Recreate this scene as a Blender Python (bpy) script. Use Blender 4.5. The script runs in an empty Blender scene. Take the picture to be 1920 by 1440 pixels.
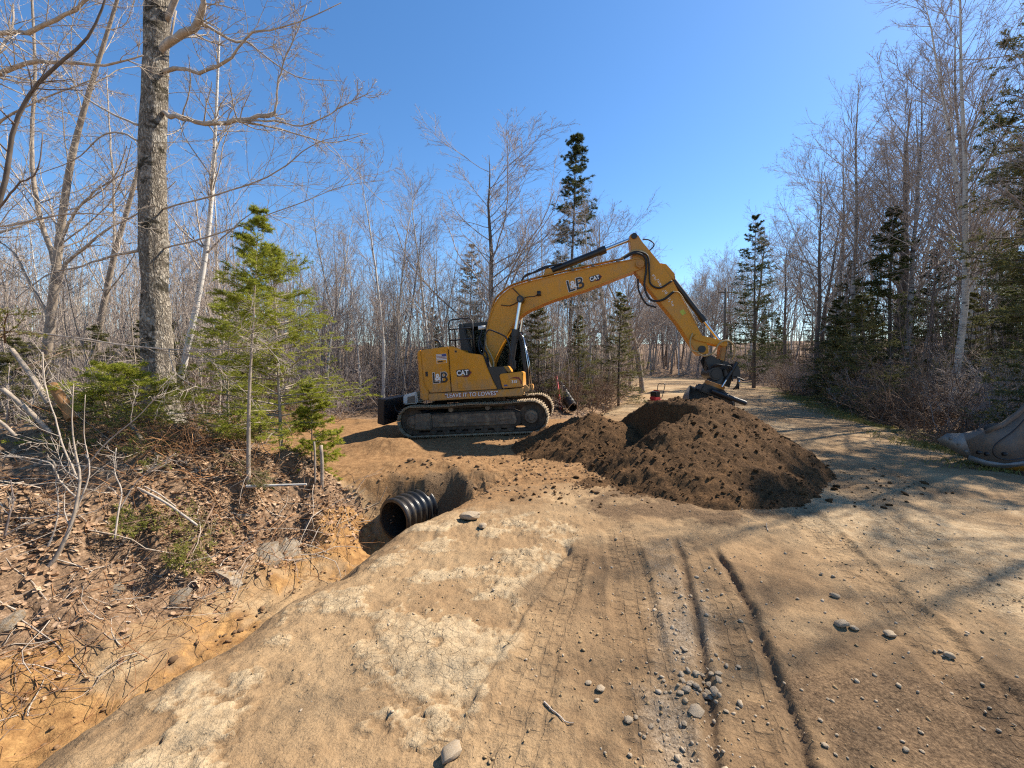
import bpy, bmesh, math, random
import numpy as np
from mathutils import Vector, Matrix

SC = bpy.context.scene
COL = SC.collection
R = math.radians

# ------------------------------------------------------------------ camera, sky, sun, exposure
CAM_H, FPX, PITCH = 1.70, 750.0, R(2.67)
cam_data = bpy.data.cameras.new("camera")
cam_data.sensor_width = 36.0
cam_data.lens = FPX / 1920.0 * 36.0
cam_data.clip_start, cam_data.clip_end = 0.05, 3000.0
cam = bpy.data.objects.new("camera", cam_data)
COL.objects.link(cam)
cam.location = (0, 0, CAM_H)
cam.rotation_euler = (R(90) - PITCH, 0, 0)
SC.camera = cam

SUN_AZ, SUN_EL = R(27), R(46)          # azimuth measured from +X towards +Y
SUN_DIR = Vector((math.cos(SUN_EL) * math.cos(SUN_AZ), math.cos(SUN_EL) * math.sin(SUN_AZ), math.sin(SUN_EL)))
world = bpy.data.worlds.new("World")
SC.world = world
world.use_nodes = True
wn = world.node_tree
for n in list(wn.nodes):
    wn.nodes.remove(n)
w_out = wn.nodes.new("ShaderNodeOutputWorld")
w_bg = wn.nodes.new("ShaderNodeBackground")
w_sky = wn.nodes.new("ShaderNodeTexSky")
w_sky.sky_type = 'NISHITA'
w_sky.sun_disc = False
w_sky.sun_elevation = SUN_EL
w_sky.sun_rotation = R(90) - SUN_AZ
w_sky.altitude = 300
w_sky.air_density = 1.0
w_sky.dust_density = 0.2
w_sky.ozone_density = 3.0
w_bg.inputs["Strength"].default_value = 0.104
w_hs = wn.nodes.new('ShaderNodeHueSaturation'); w_hs.inputs['Saturation'].default_value = 1.20
wn.links.new(w_sky.outputs[0], w_hs.inputs['Color']); wn.links.new(w_hs.outputs[0], w_bg.inputs[0])
wn.links.new(w_bg.outputs[0], w_out.inputs[0])

sun_data = bpy.data.lights.new("sun", 'SUN')
sun_data.energy = 5.0
sun_data.angle = R(0.55)
sun_data.color = (1.0, 0.92, 0.79)
sun = bpy.data.objects.new("sun", sun_data)
COL.objects.link(sun)
sun.rotation_euler = (-SUN_DIR).to_track_quat('-Z', 'Y').to_euler()
sun.location = (30, 15, 40)

SC.view_settings.view_transform = 'Standard'
SC.view_settings.look = 'None'
SC.view_settings.gamma = 1.0
SC.view_settings.exposure = 1.0
SC.view_settings.use_curve_mapping = False
SC.render.engine = 'CYCLES'
SC.cycles.max_bounces = 4
SC.cycles.diffuse_bounces = 1
SC.cycles.transparent_max_bounces = 8
SC.cycles.use_denoising = False
SC.cycles.filter_width = 1.2

# ------------------------------------------------------------------ helpers
rng = np.random.default_rng(7)
random.seed(7)

def at(px, py, Y):
    """a point of the place, at distance Y ahead, that the photograph shows at (px, py)"""
    u, v = (px - 960) / FPX, (720 - py) / FPX
    d = np.array([u, math.cos(PITCH) + v * math.sin(PITCH), -math.sin(PITCH) + v * math.cos(PITCH)])
    return d * (Y / d[1]) + np.array([0, 0, CAM_H])

def gp(px, py, z=0.0):
    u, v = (px - 960) / FPX, (720 - py) / FPX
    d = np.array([u, math.cos(PITCH) + v * math.sin(PITCH), -math.sin(PITCH) + v * math.cos(PITCH)])
    return (d * ((z - CAM_H) / d[2]))[:2]

def _hash(ix, iy, seed):
    h = (ix.astype(np.int64) * 374761393 + iy.astype(np.int64) * 668265263 + seed * 1442695041) & 0x7fffffff
    h = ((h ^ (h >> 13)) * 1274126177) & 0x7fffffff
    h = (h ^ (h >> 16)) & 0xffff
    return h / 65535.0

def vnoise(x, y, seed=0):
    x = np.asarray(x, float); y = np.asarray(y, float)
    ix, iy = np.floor(x), np.floor(y)
    fx, fy = x - ix, y - iy
    fx = fx * fx * fx * (fx * (fx * 6 - 15) + 10); fy = fy * fy * fy * (fy * (fy * 6 - 15) + 10)
    a = _hash(ix, iy, seed); b = _hash(ix + 1, iy, seed)
    c = _hash(ix, iy + 1, seed); d = _hash(ix + 1, iy + 1, seed)
    return (a + (b - a) * fx) * (1 - fy) + (c + (d - c) * fx) * fy - 0.5

def fbm(x, y, seed=0, octs=4, gain=0.5, lac=2.03):
    s = 0; a = 1.0
    c, sn = math.cos(0.6), math.sin(0.6)
    for o in range(octs):
        s = s + a * vnoise(x, y, seed + o * 17)
        x, y = (x * c - y * sn) * lac + 11.3, (x * sn + y * c) * lac + 5.1
        a *= gain
    return s

def sst(a, b, x):
    t = np.clip((np.asarray(x, float) - a) / (b - a), 0, 1)
    return t * t * (3 - 2 * t)

def mesh_np(name, V, F, smooth=True, mats=(), mi=None):
    """F: list of (n,k) index arrays of equal-sided faces"""
    me = bpy.data.meshes.new(name)
    V = np.asarray(V, np.float32)
    F = [np.asarray(f, np.int32) for f in F if len(f)]
    nl = sum(f.size for f in F); nf = sum(len(f) for f in F)
    me.vertices.add(len(V)); me.vertices.foreach_set("co", V.ravel())
    me.loops.add(nl); me.loops.foreach_set("vertex_index", np.concatenate([f.ravel() for f in F]))
    me.polygons.add(nf)
    tot = np.concatenate([np.full(len(f), f.shape[1], np.int32) for f in F])
    st = np.concatenate([[0], np.cumsum(tot)[:-1]]).astype(np.int32)
    me.polygons.foreach_set("loop_start", st)
    try:
        me.polygons.foreach_set("loop_total", tot)
    except Exception:
        pass
    for m in mats:
        me.materials.append(m)
    if mi is not None:
        me.polygons.foreach_set("material_index", np.asarray(mi, np.int32))
    me.update(calc_edges=True)
    if smooth:
        me.polygons.foreach_set("use_smooth", np.ones(nf, bool))
    me.validate()
    return me

def link(name, me, parent=None, loc=None, rot=None, scale=None):
    o = bpy.data.objects.new(name, me)
    COL.objects.link(o)
    if parent is not None: o.parent = parent
    if loc is not None: o.location = loc
    if rot is not None: o.rotation_euler = rot
    if scale is not None: o.scale = scale if hasattr(scale, '__len__') else (scale,) * 3
    return o

def tag(o, label=None, cat=None, group=None, kind=None):
    if label: o["label"] = label
    if cat: o["category"] = cat
    if group: o["group"] = group
    if kind: o["kind"] = kind
    return o

def empty(name, loc=(0, 0, 0), rot=(0, 0, 0)):
    o = bpy.data.objects.new(name, None)
    COL.objects.link(o)
    o.location = loc; o.rotation_euler = rot
    o.empty_display_size = 0.2
    return o

def copy_tree(o, parent=None):
    c = o.copy(); COL.objects.link(c); c.parent = parent
    for ch in list(o.children):
        copy_tree(ch, c)
    return c

class Acc:
    """collects tubes, boxes and polygons into one mesh"""
    def __init__(self):
        self.v = []; self.f = {}; self.n = 0
    def add(self, V, *faces):
        V = np.asarray(V, float).reshape(-1, 3)
        for F in faces:
            F = np.asarray(F, int)
            if F.size:
                self.f.setdefault(F.shape[1], []).append(F + self.n)
        self.v.append(V); self.n += len(V)
    def tube(self, pts, rad, sides=5, cap=True):
        P = np.asarray(pts, float); n = len(P)
        r = np.broadcast_to(np.asarray(rad, float), (n,))
        T = np.gradient(P, axis=0)
        T /= np.maximum(np.linalg.norm(T, axis=1, keepdims=True), 1e-9)
        m = T.mean(0)
        ref = np.eye(3)[int(np.argmin(np.abs(m)))]
        U = np.cross(T, ref); U /= np.maximum(np.linalg.norm(U, axis=1, keepdims=True), 1e-9)
        W = np.cross(T, U)
        a = np.arange(sides) * 2 * math.pi / sides
        V = P[:, None, :] + r[:, None, None] * (np.cos(a)[None, :, None] * U[:, None, :] + np.sin(a)[None, :, None] * W[:, None, :])
        i = np.arange(n - 1)[:, None] * sides; j = np.arange(sides)[None, :]; k = (j + 1) % sides
        Q = np.stack([i + j, i + sides + j, i + sides + k, i + k], -1).reshape(-1, 4)
        self.add(V.reshape(-1, 3), Q)
        if cap:
            b = self.n - n * sides
            self.f.setdefault(sides, []).append(np.array([[b + q for q in range(sides)], [self.n - 1 - q for q in range(sides)]]))
    def box(self, c, s, rot=None):
        c = np.asarray(c, float); s = np.asarray(s, float) / 2
        V = np.array([[x, y, z] for x in (-1, 1) for y in (-1, 1) for z in (-1, 1)]) * s
        if rot is not None: V = V @ np.asarray(rot).T
        self.add(V + c, [[0, 1, 3, 2], [4, 6, 7, 5], [0, 4, 5, 1], [2, 3, 7, 6], [0, 2, 6, 4], [1, 5, 7, 3]])
    def mesh(self, name, mats=(), smooth=True):
        V = np.concatenate(self.v)
        F = [np.concatenate(x) for x in self.f.values()]
        return mesh_np(name, V, F, smooth, mats)
    def obj(self, name, mat, parent=None, smooth=True, **k):
        return link(name, self.mesh(name, (mat,), smooth), parent, **k)

def smooth_angle(me, deg=35):
    try:
        me.set_sharp_from_angle(angle=R(deg))
    except Exception:
        pass

def prism(name, prof, y0, y1, mat, parent=None, bevel=0.015, axis='y', segs=2):
    """extrude a profile (x,z) from y0 to y1 (axis 'y') or (x,y) from z0 to z1 (axis 'z') with rounded edges"""
    bm = bmesh.new()
    a = []; b = []
    for (p, q) in prof:
        if axis == 'y':
            a.append(bm.verts.new((p, y0, q))); b.append(bm.verts.new((p, y1, q)))
        else:
            a.append(bm.verts.new((p, q, y0))); b.append(bm.verts.new((p, q, y1)))
    n = len(prof)
    bm.faces.new(a); bm.faces.new(b[::-1])
    for i in range(n):
        j = (i + 1) % n
        bm.faces.new((a[i], b[i], b[j], a[j]))
    bmesh.ops.recalc_face_normals(bm, faces=bm.faces)
    if bevel:
        es = [e for e in bm.edges if len(e.link_faces) == 2 and e.calc_face_angle(0) > R(28)]
        bmesh.ops.bevel(bm, geom=es, offset=bevel, segments=segs, affect='EDGES', clamp_overlap=True)
    me = bpy.data.meshes.new(name); bm.to_mesh(me); bm.free()
    me.materials.append(mat)
    me.polygons.foreach_set("use_smooth", np.ones(len(me.polygons), bool))
    smooth_angle(me, 30)
    return link(name, me, parent)

def spline(pts, n=40):
    P = np.asarray(pts, float); m = len(P)
    if m < 3:
        t = np.linspace(0, 1, n)[:, None]; return P[0] * (1 - t) + P[-1] * t
    Q = np.vstack([2 * P[0] - P[1], P, 2 * P[-1] - P[-2]])
    t = np.linspace(0, m - 1 - 1e-6, n); i = t.astype(int); u = (t - i)[:, None]
    p0, p1, p2, p3 = Q[i], Q[i + 1], Q[i + 2], Q[i + 3]
    return 0.5 * (2 * p1 + (p2 - p0) * u + (2 * p0 - 5 * p1 + 4 * p2 - p3) * u ** 2 + (3 * p1 - p0 - 3 * p2 + p3) * u ** 3)

# ------------------------------------------------------------------ materials
def new_mat(name):
    m = bpy.data.materials.new(name); m.use_nodes = True
    nt = m.node_tree
    for n in list(nt.nodes): nt.nodes.remove(n)
    out = nt.nodes.new("ShaderNodeOutputMaterial")
    b = nt.nodes.new("ShaderNodeBsdfPrincipled")
    nt.links.new(b.outputs[0], out.inputs[0])
    return m, nt, b

class NT:
    def __init__(s, nt): s.nt = nt
    def n(s, t, **k):
        x = s.nt.nodes.new(t)
        for a, b in k.items(): setattr(x, a, b)
        return x
    def l(s, a, b): s.nt.links.new(a, b)
    def coord(s, kind="Object"):
        return s.n("ShaderNodeTexCoord").outputs[kind]
    def noise(s, vec, scale, detail=4, rough=0.55, dist=0.0):
        x = s.n("ShaderNodeTexNoise")
        x.inputs["Scale"].default_value = scale; x.inputs["Detail"].default_value = detail
        x.inputs["Roughness"].default_value = rough; x.inputs["Distortion"].default_value = dist
        s.l(vec, x.inputs["Vector"]); return x.outputs["Fac"]
    def ramp(s, fac, stops):
        x = s.n("ShaderNodeValToRGB")
        e = x.color_ramp.elements
        while len(e) > 2: e.remove(e[-1])
        for i, (p, c) in enumerate(stops):
            if i > 1: e.new(p)
            e[i].position = p
            e[i].color = (*c, 1) if hasattr(c, '__len__') else (c, c, c, 1)
        s.l(fac, x.inputs[0]); return x.outputs[0]
    def mix(s, fac, a, b, mode='MIX'):
        x = s.n("ShaderNodeMix", data_type='RGBA', blend_type=mode)
        for sock, val in ((x.inputs[0], fac), (x.inputs[6], a), (x.inputs[7], b)):
            if hasattr(val, 'links') or isinstance(val, bpy.types.NodeSocket): s.l(val, sock)
            elif hasattr(val, '__len__'): sock.default_value = (*val, 1)
            else: sock.default_value = val
        return x.outputs[2]
    def math(s, op, a, b=None, clamp=False):
        x = s.n("ShaderNodeMath", operation=op, use_clamp=clamp)
        for sock, val in ((x.inputs[0], a), (x.inputs[1], b)):
            if val is None: continue
            if isinstance(val, bpy.types.NodeSocket): s.l(val, sock)
            else: sock.default_value = val
        return x.outputs[0]
    def attr(s, name):
        return s.n("ShaderNodeAttribute", attribute_name=name).outputs["Fac"]
    def bump(s, h, strength, dist, prev=None):
        x = s.n("ShaderNodeBump")
        x.inputs["Strength"].default_value = strength; x.inputs["Distance"].default_value = dist
        s.l(h, x.inputs["Height"])
        if prev is not None: s.l(prev, x.inputs["Normal"])
        return x.outputs[0]
    def scale(s, vec, sc):
        x = s.n("ShaderNodeMapping"); x.inputs["Scale"].default_value = sc
        s.l(vec, x.inputs[0]); return x.outputs[0]
    def rnd(s): return s.n("ShaderNodeObjectInfo").outputs["Random"]

def mat_simple(name, col, rough=0.6, metal=0.0, var=0.25, scale=6.0, bump=0.0, bscale=60.0, col2=None, dirt=None, dirt_amt=0.5, spec=0.5):
    m, nt, b = new_mat(name); g = NT(nt)
    v = g.coord()
    f = g.noise(v, scale, 5, 0.6)
    c2 = col2 if col2 else tuple(x * (1 - var) for x in col)
    c = g.mix(g.ramp(f, [(0.35, 0.0), (0.68, 1.0)]), col, c2)
    if dirt:
        d = g.noise(v, scale * 0.6, 8, 0.72)
        c = g.mix(g.math('MULTIPLY', g.ramp(d, [(0.48, 0.0), (0.64, 1.0)]), dirt_amt), c, dirt)
    g.l(c, b.inputs["Base Color"])
    b.inputs["Roughness"].default_value = rough; b.inputs["Metallic"].default_value = metal
    b.inputs["Specular IOR Level"].default_value = spec
    if bump:
        g.l(g.bump(g.noise(v, bscale, 6, 0.65), bump, 0.02), b.inputs["Normal"])
    return m

def mat_bark(name, lo, hi, zs=0.25, scale=9.0, bump=0.5, bdist=0.02, moss=None):
    m, nt, b = new_mat(name); g = NT(nt)
    v = g.coord(); vs = g.scale(v, (1, 1, zs))
    f = g.noise(vs, scale, 8, 0.68, 0.4)
    c = g.ramp(f, [(0.33, lo), (0.66, hi)])
    c = g.mix(g.math('MULTIPLY', g.rnd(), 0.45), c, tuple(x * 0.62 for x in hi), 'MIX')
    if moss:
        k = g.ramp(g.noise(g.scale(v, (1, 1, 0.6)), 2.2, 6, 0.7), [(0.52, 0.0), (0.62, 1.0)])
        c = g.mix(g.math('MULTIPLY', k, 0.8), c, moss)
    g.l(c, b.inputs["Base Color"]); b.inputs["Roughness"].default_value = 0.9
    b.inputs["Specular IOR Level"].default_value = 0.2
    if bump: g.l(g.bump(f, bump, bdist), b.inputs["Normal"])
    return m

def mat_birch(name, white=(0.62, 0.57, 0.50), dark=(0.05, 0.04, 0.035), amount=0.60):
    m, nt, b = new_mat(name); g = NT(nt)
    v = g.coord()
    band = g.noise(g.scale(v, (2.0, 2.0, 14.0)), 1.6, 6, 0.7)
    blot = g.noise(g.scale(v, (3, 3, 1.4)), 1.5, 5, 0.65)
    k = g.ramp(g.math('ADD', g.math('MULTIPLY', band, 0.65), g.math('MULTIPLY', blot, 0.45)), [(amount - 0.02, 0.0), (amount + 0.06, 1.0)])
    w = g.mix(g.rnd(), white, tuple(x * 0.72 for x in white))
    c = g.mix(k, w, dark)
    g.l(c, b.inputs["Base Color"]); b.inputs["Roughness"].default_value = 0.8
    g.l(g.bump(band, 0.3, 0.01), b.inputs["Normal"])
    return m

def mat_leafy(name, cols, rough=0.7, trans=0.0):
    """cols: three colours mixed over the pieces by position noise and object"""
    m, nt, b = new_mat(name); g = NT(nt)
    v = g.coord()
    f = g.noise(v, 5.0, 6, 0.75)
    c = g.ramp(f, [(0.34, cols[0]), (0.5, cols[1]), (0.66, cols[2])])
    c = g.mix(g.math('MULTIPLY', g.rnd(), 0.35), c, cols[0])
    g.l(c, b.inputs["Base Color"]); b.inputs["Roughness"].default_value = rough
    b.inputs["Specular IOR Level"].default_value = 0.25
    if trans:
        t = g.n("ShaderNodeBsdfTranslucent"); g.l(c, t.inputs[0])
        mx = g.n("ShaderNodeMixShader"); mx.inputs[0].default_value = trans
        out = [n for n in nt.nodes if n.type == 'OUTPUT_MATERIAL'][0]
        g.l(b.outputs[0], mx.inputs[1]); g.l(t.outputs[0], mx.inputs[2]); g.l(mx.outputs[0], out.inputs[0])
    return m

M = {}
M['yellow'] = mat_simple('painted_yellow_steel', (0.64, 0.265, 0.008), 0.45, 0, 0.10, 2.2, 0.03, 30, dirt=(0.36, 0.22, 0.10), dirt_amt=0.42, spec=0.35)
def add_grime(m, col, zlo, zhi):
    nt = m.node_tree; g = NT(nt); b = [n for n in nt.nodes if n.type == 'BSDF_PRINCIPLED'][0]
    src = b.inputs["Base Color"].links[0].from_socket; v = g.coord()
    sp = g.n("ShaderNodeSeparateXYZ"); g.l(v, sp.inputs[0])
    mr = g.n("ShaderNodeMapRange"); mr.inputs[1].default_value = zhi; mr.inputs[2].default_value = zlo; g.l(sp.outputs[2], mr.inputs[0])
    n = g.noise(g.scale(v, (1, 1, .45)), 7, 8, .72); sc = g.noise(g.scale(v, (4, 4, 30)), 3, 3, .6); st = g.noise(g.scale(v, (14, 14, 1.0)), 2.2, 5, .7)
    k = g.ramp(g.math('ADD', n, g.math('MULTIPLY', mr.outputs[0], 0.22)), [(0.56, 0.0), (0.74, 1.0)])
    c = g.mix(g.math('MULTIPLY', k, 0.75), src, col)
    c = g.mix(g.math('MULTIPLY', g.ramp(st, [(0.62, 0.0), (0.74, 1.0)]), 0.25), c, (0.10, 0.06, 0.025))
    c = g.mix(g.math('MULTIPLY', g.ramp(sc, [(0.70, 0.0), (0.74, 1.0)]), 0.5), c, (0.06, 0.045, 0.03))
    g.l(c, b.inputs["Base Color"])
    r = g.n("ShaderNodeMapRange"); r.inputs[3].default_value = 0.36; r.inputs[4].default_value = 0.85; g.l(k, r.inputs[0]); g.l(r.outputs[0], b.inputs["Roughness"])
add_grime(M['yellow'], (0.42, 0.265, 0.13), 0.9, 1.6)
M['yellow_worn'] = mat_simple('worn_yellow_steel', (0.50, 0.21, 0.025), 0.5, 0, 0.2, 4, 0.08, 40, dirt=(0.20, 0.12, 0.06), dirt_amt=0.55)
M['black'] = mat_simple('black_painted_steel', (0.014, 0.014, 0.016), 0.42, 0, 0.3, 5, 0.03, 50, dirt=(0.10, 0.075, 0.05), dirt_amt=0.18)
M['rubber'] = mat_simple('black_rubber_hose', (0.016, 0.015, 0.015), 0.6, 0, 0.3, 8)
M['chrome'] = mat_simple('chromed_rod', (0.62, 0.62, 0.64), 0.16, 1.0, 0.05, 5)
M['trackmetal'] = mat_simple('muddy_track_steel', (0.17, 0.125, 0.085), 0.85, 0, 0.45, 7, 0.6, 30, dirt=(0.33, 0.235, 0.14), dirt_amt=0.8)
M['trackshoe'] = mat_simple('dusty_track_shoe', (0.30, 0.22, 0.135), 0.9, 0, 0.35, 9, 0.6, 35, dirt=(0.42, 0.31, 0.19), dirt_amt=0.8)
M['trackside'] = mat_simple('muddy_undercarriage', (0.075, 0.055, 0.038), 0.9, 0, 0.4, 6, 0.7, 25, dirt=(0.17, 0.12, 0.075), dirt_amt=0.75)
M['orange'] = mat_simple('orange_rotator', (0.55, 0.20, 0.03), 0.45, 0, 0.2, 5, 0, 40, dirt=(0.2, 0.11, 0.05), dirt_amt=0.4)
M['greysteel'] = mat_simple('worn_grey_steel', (0.22, 0.20, 0.18), 0.6, 0.3, 0.35, 4, 0.15, 40, dirt=(0.20, 0.14, 0.09), dirt_amt=0.6)
M['white'] = mat_simple('white_plastic', (0.78, 0.77, 0.74), 0.5, 0, 0.1, 4, dirt=(0.45, 0.38, 0.3), dirt_amt=0.3)
M['decal_white'] = mat_simple('white_decal', (0.80, 0.78, 0.74), 0.5, 0, 0.05, 4)
M['decal_black'] = mat_simple('black_decal', (0.02, 0.015, 0.014), 0.5, 0, 0.1, 4)
M['decal_red'] = mat_simple('dark_red_decal', (0.20, 0.022, 0.018), 0.5, 0, 0.2, 4)
M['decal_blue'] = mat_simple('blue_decal', (0.05, 0.06, 0.22), 0.5, 0, 0.2, 4)
M['hose_tan'] = mat_simple('tan_sheathed_hose', (0.50, 0.33, 0.14), 0.6, 0, 0.25, 9)
M['pipe'] = mat_simple('black_plastic_pipe', (0.016, 0.017, 0.018), 0.36, 0, 0.3, 3, dirt=(0.16, 0.115, 0.07), dirt_amt=0.35)
M['stake'] = mat_simple('red_painted_stake', (0.62, 0.06, 0.07), 0.6, 0, 0.25, 6)
M['red'] = mat_simple('red_machine_paint', (0.55, 0.04, 0.05), 0.45, 0, 0.2, 6, dirt=(0.2, 0.12, 0.08), dirt_amt=0.4)
M['bucket'] = mat_simple('scuffed_bucket_steel', (0.17, 0.14, 0.12), 0.7, 0.0, 0.4, 2.5, 0.35, 25, dirt=(0.26, 0.175, 0.115), dirt_amt=0.9, spec=0.25)
M['wood_pole'] = mat_bark('weathered_pole', (0.09, 0.07, 0.055), (0.20, 0.165, 0.13), 0.05, 20, 0.3, 0.01)
M['wire'] = mat_simple('black_cable', (0.012, 0.012, 0.012), 0.6)
M['stone'] = mat_simple('grey_stone', (0.50, 0.39, 0.27), 0.9, 0, 0.4, 14, 0.5, 40, dirt=(0.38, 0.26, 0.145), dirt_amt=0.9, spec=0.15)
M['rock'] = mat_simple('pale_bank_rock', (0.40, 0.33, 0.25), 0.95, 0, 0.45, 6, 1.0, 22, dirt=(0.30, 0.185, 0.085), dirt_amt=0.95, spec=0.15)

def mat_bigbark():
    m, nt, b = new_mat('rough_hardwood_bark'); g = NT(nt); v = g.coord()
    wv = g.n("ShaderNodeMix", data_type='VECTOR'); wv.inputs[0].default_value = 0.16
    nz = g.n("ShaderNodeTexNoise"); nz.inputs["Scale"].default_value = 5; nz.inputs["Detail"].default_value = 5; g.l(v, nz.inputs["Vector"]); g.l(v, wv.inputs[4]); g.l(nz.outputs["Color"], wv.inputs[5])
    vo = g.n("ShaderNodeTexVoronoi", feature='DISTANCE_TO_EDGE'); vo.inputs["Scale"].default_value = 30; g.l(g.scale(wv.outputs[1], (1, 1, 0.26)), vo.inputs["Vector"])
    pl = g.math('MULTIPLY', g.ramp(vo.outputs["Distance"], [(0.0, 0.25), (0.28, 1.0)]), g.ramp(g.noise(g.scale(v, (1, 1, .3)), 14, 5, .7), [(0.32, 0.3), (0.6, 1.0)]))
    f = g.noise(g.scale(v, (1, 1, .5)), 26, 7, 0.7)
    c = g.mix(pl, (0.055, 0.042, 0.032), g.ramp(f, [(0.32, (0.27, 0.22, 0.165)), (0.62, (0.64, 0.555, 0.44))]))
    li = g.ramp(g.noise(v, 3.4, 6, 0.7), [(0.52, 0.0), (0.60, 1.0)])
    c = g.mix(g.math('MULTIPLY', li, 0.5), c, (0.56, 0.51, 0.43))
    mo = g.ramp(g.noise(g.scale(v, (1, 1, 1.5)), 2.3, 7, 0.72), [(0.525, 0.0), (0.59, 1.0)])
    c = g.mix(g.math('MULTIPLY', mo, 0.9), c, g.ramp(f, [(0.4, (0.022, 0.018, 0.012)), (0.65, (0.085, 0.072, 0.045))]))
    g.l(c, b.inputs["Base Color"]); b.inputs["Roughness"].default_value = 0.95; b.inputs["Specular IOR Level"].default_value = 0.1
    bp = g.bump(pl, 0.9, 0.03); bp = g.bump(f, 0.9, 0.02, bp); g.l(bp, b.inputs["Normal"]); return m
M['bark_big'] = mat_bigbark()
M['bark_grey'] = mat_bark('smooth_grey_bark', (0.17, 0.13, 0.098), (0.46, 0.375, 0.29), 0.5, 16, 0.5, 0.012)
M['bark_dark'] = mat_bark('dark_bark', (0.060, 0.047, 0.038), (0.20, 0.16, 0.13), 0.3, 10, 0.4, 0.012)
M['bark_birch'] = mat_birch('birch_bark')
M['bark_birch2'] = mat_birch('grey_birch_bark', (0.44, 0.40, 0.36), (0.045, 0.036, 0.03), 0.55)
M['twig'] = mat_bark('bare_twig', (0.20, 0.155, 0.132), (0.50, 0.41, 0.35), 0.5, 6, 0)
M['twig_pale'] = mat_bark('pale_bare_twig', (0.25, 0.20, 0.155), (0.58, 0.485, 0.39), 0.5, 12, 0)
M['twig_dark'] = mat_bark('dark_bare_twig', (0.085, 0.066, 0.058), (0.26, 0.205, 0.18), 0.5, 6, 0)
M['twig_brown'] = mat_bark('brown_dead_twig', (0.10, 0.062, 0.040), (0.30, 0.20, 0.135), 0.5, 6, 0)
M['root'] = mat_bark('torn_orange_root', (0.20, 0.085, 0.035), (0.46, 0.25, 0.12), 0.5, 6, 0)
M['needle'] = mat_leafy('fir_needle', ((0.17, 0.19, 0.022), (0.33, 0.345, 0.04), (0.50, 0.49, 0.075)), 0.6, 0.48)
M['needle_dark'] = mat_leafy('dark_spruce_needle', ((0.045, 0.056, 0.018), (0.085, 0.098, 0.030), (0.15, 0.15, 0.05)), 0.65, 0.3)
M['needle_olive'] = mat_leafy('olive_needle', ((0.085, 0.085, 0.030), (0.165, 0.155, 0.052), (0.25, 0.225, 0.08)), 0.65, 0.32)
M['needle_cut'] = mat_leafy('cut_bough_needle', ((0.10, 0.11, 0.02), (0.22, 0.22, 0.035), (0.36, 0.33, 0.07)), 0.6, 0.35)
M['leaf'] = mat_leafy('dry_fallen_leaf', ((0.24, 0.125, 0.07), (0.48, 0.31, 0.185), (0.68, 0.50, 0.34)), 0.75, 0.2)
M['grass'] = mat_leafy('dry_short_grass', ((0.13, 0.13, 0.03), (0.26, 0.23, 0.07), (0.42, 0.35, 0.15)), 0.8, 0.2)
M['cutwood'] = mat_bark('fresh_cut_wood', (0.16, 0.075, 0.03), (0.42, 0.22, 0.09), 0.3, 8, 0.5, 0.012)

m, nt, b = new_mat('tinted_cab_glass'); M['glass'] = m
b.inputs["Base Color"].default_value = (0.30, 0.34, 0.32, 1); b.inputs["Roughness"].default_value = 0.05
b.inputs["Transmission Weight"].default_value = 1.0; b.inputs["IOR"].default_value = 1.05
b.inputs["Specular IOR Level"].default_value = 0.6
# ------------------------------------------------------------------ terrain
EXO = np.array([-0.75, 10.73, 0.0]); EX_YAW, EX_PIT = R(-9), R(3.8)
Lx = lambda y: np.interp(y, [-60, 0, 6, 10, 14, 22, 32, 47, 58, 80], [-19, -1.25, 0.2, 1.9, 3.9, 7.6, 11.9, 15.0, 13.5, 6])
Rx = lambda y: np.interp(y, [-60, 0, 6.2, 8.7, 19.6, 28.3, 40, 47, 58, 80], [-16, 5.4, 8.0, 9.2, 14.2, 18.6, 22.3, 22.8, 22.0, 15])
Tx = lambda y: np.interp(y, [-40, 0, 2.31, 3.2, 4.5, 5.67, 7.5, 14, 30, 60], [-16, -3.45, -2.77, -2.46, -2.06, -1.38, -0.6, 2.6, 9.8, 12.5])

def seg_ts(x, y, pts):
    """distance across (signed) and along a polyline"""
    best = np.full(np.shape(x), 1e9); S = np.zeros(np.shape(x)); Tt = np.full(np.shape(x), 1e9)
    s0 = 0.0
    for (ax, ay), (bx, by) in zip(pts[:-1], pts[1:]):
        dx, dy = bx - ax, by - ay; L = math.hypot(dx, dy)
        t = np.clip(((x - ax) * dx + (y - ay) * dy) / L ** 2, 0, 1)
        ex, ey = x - (ax + t * dx), y - (ay + t * dy)
        d = np.hypot(ex, ey); sg = np.sign(dx * ey - dy * ex)
        k = d < best
        best = np.where(k, d, best); S = np.where(k, s0 + t * L, S); Tt = np.where(k, d * sg, Tt)
        s0 += L
    return Tt, S, s0

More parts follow.
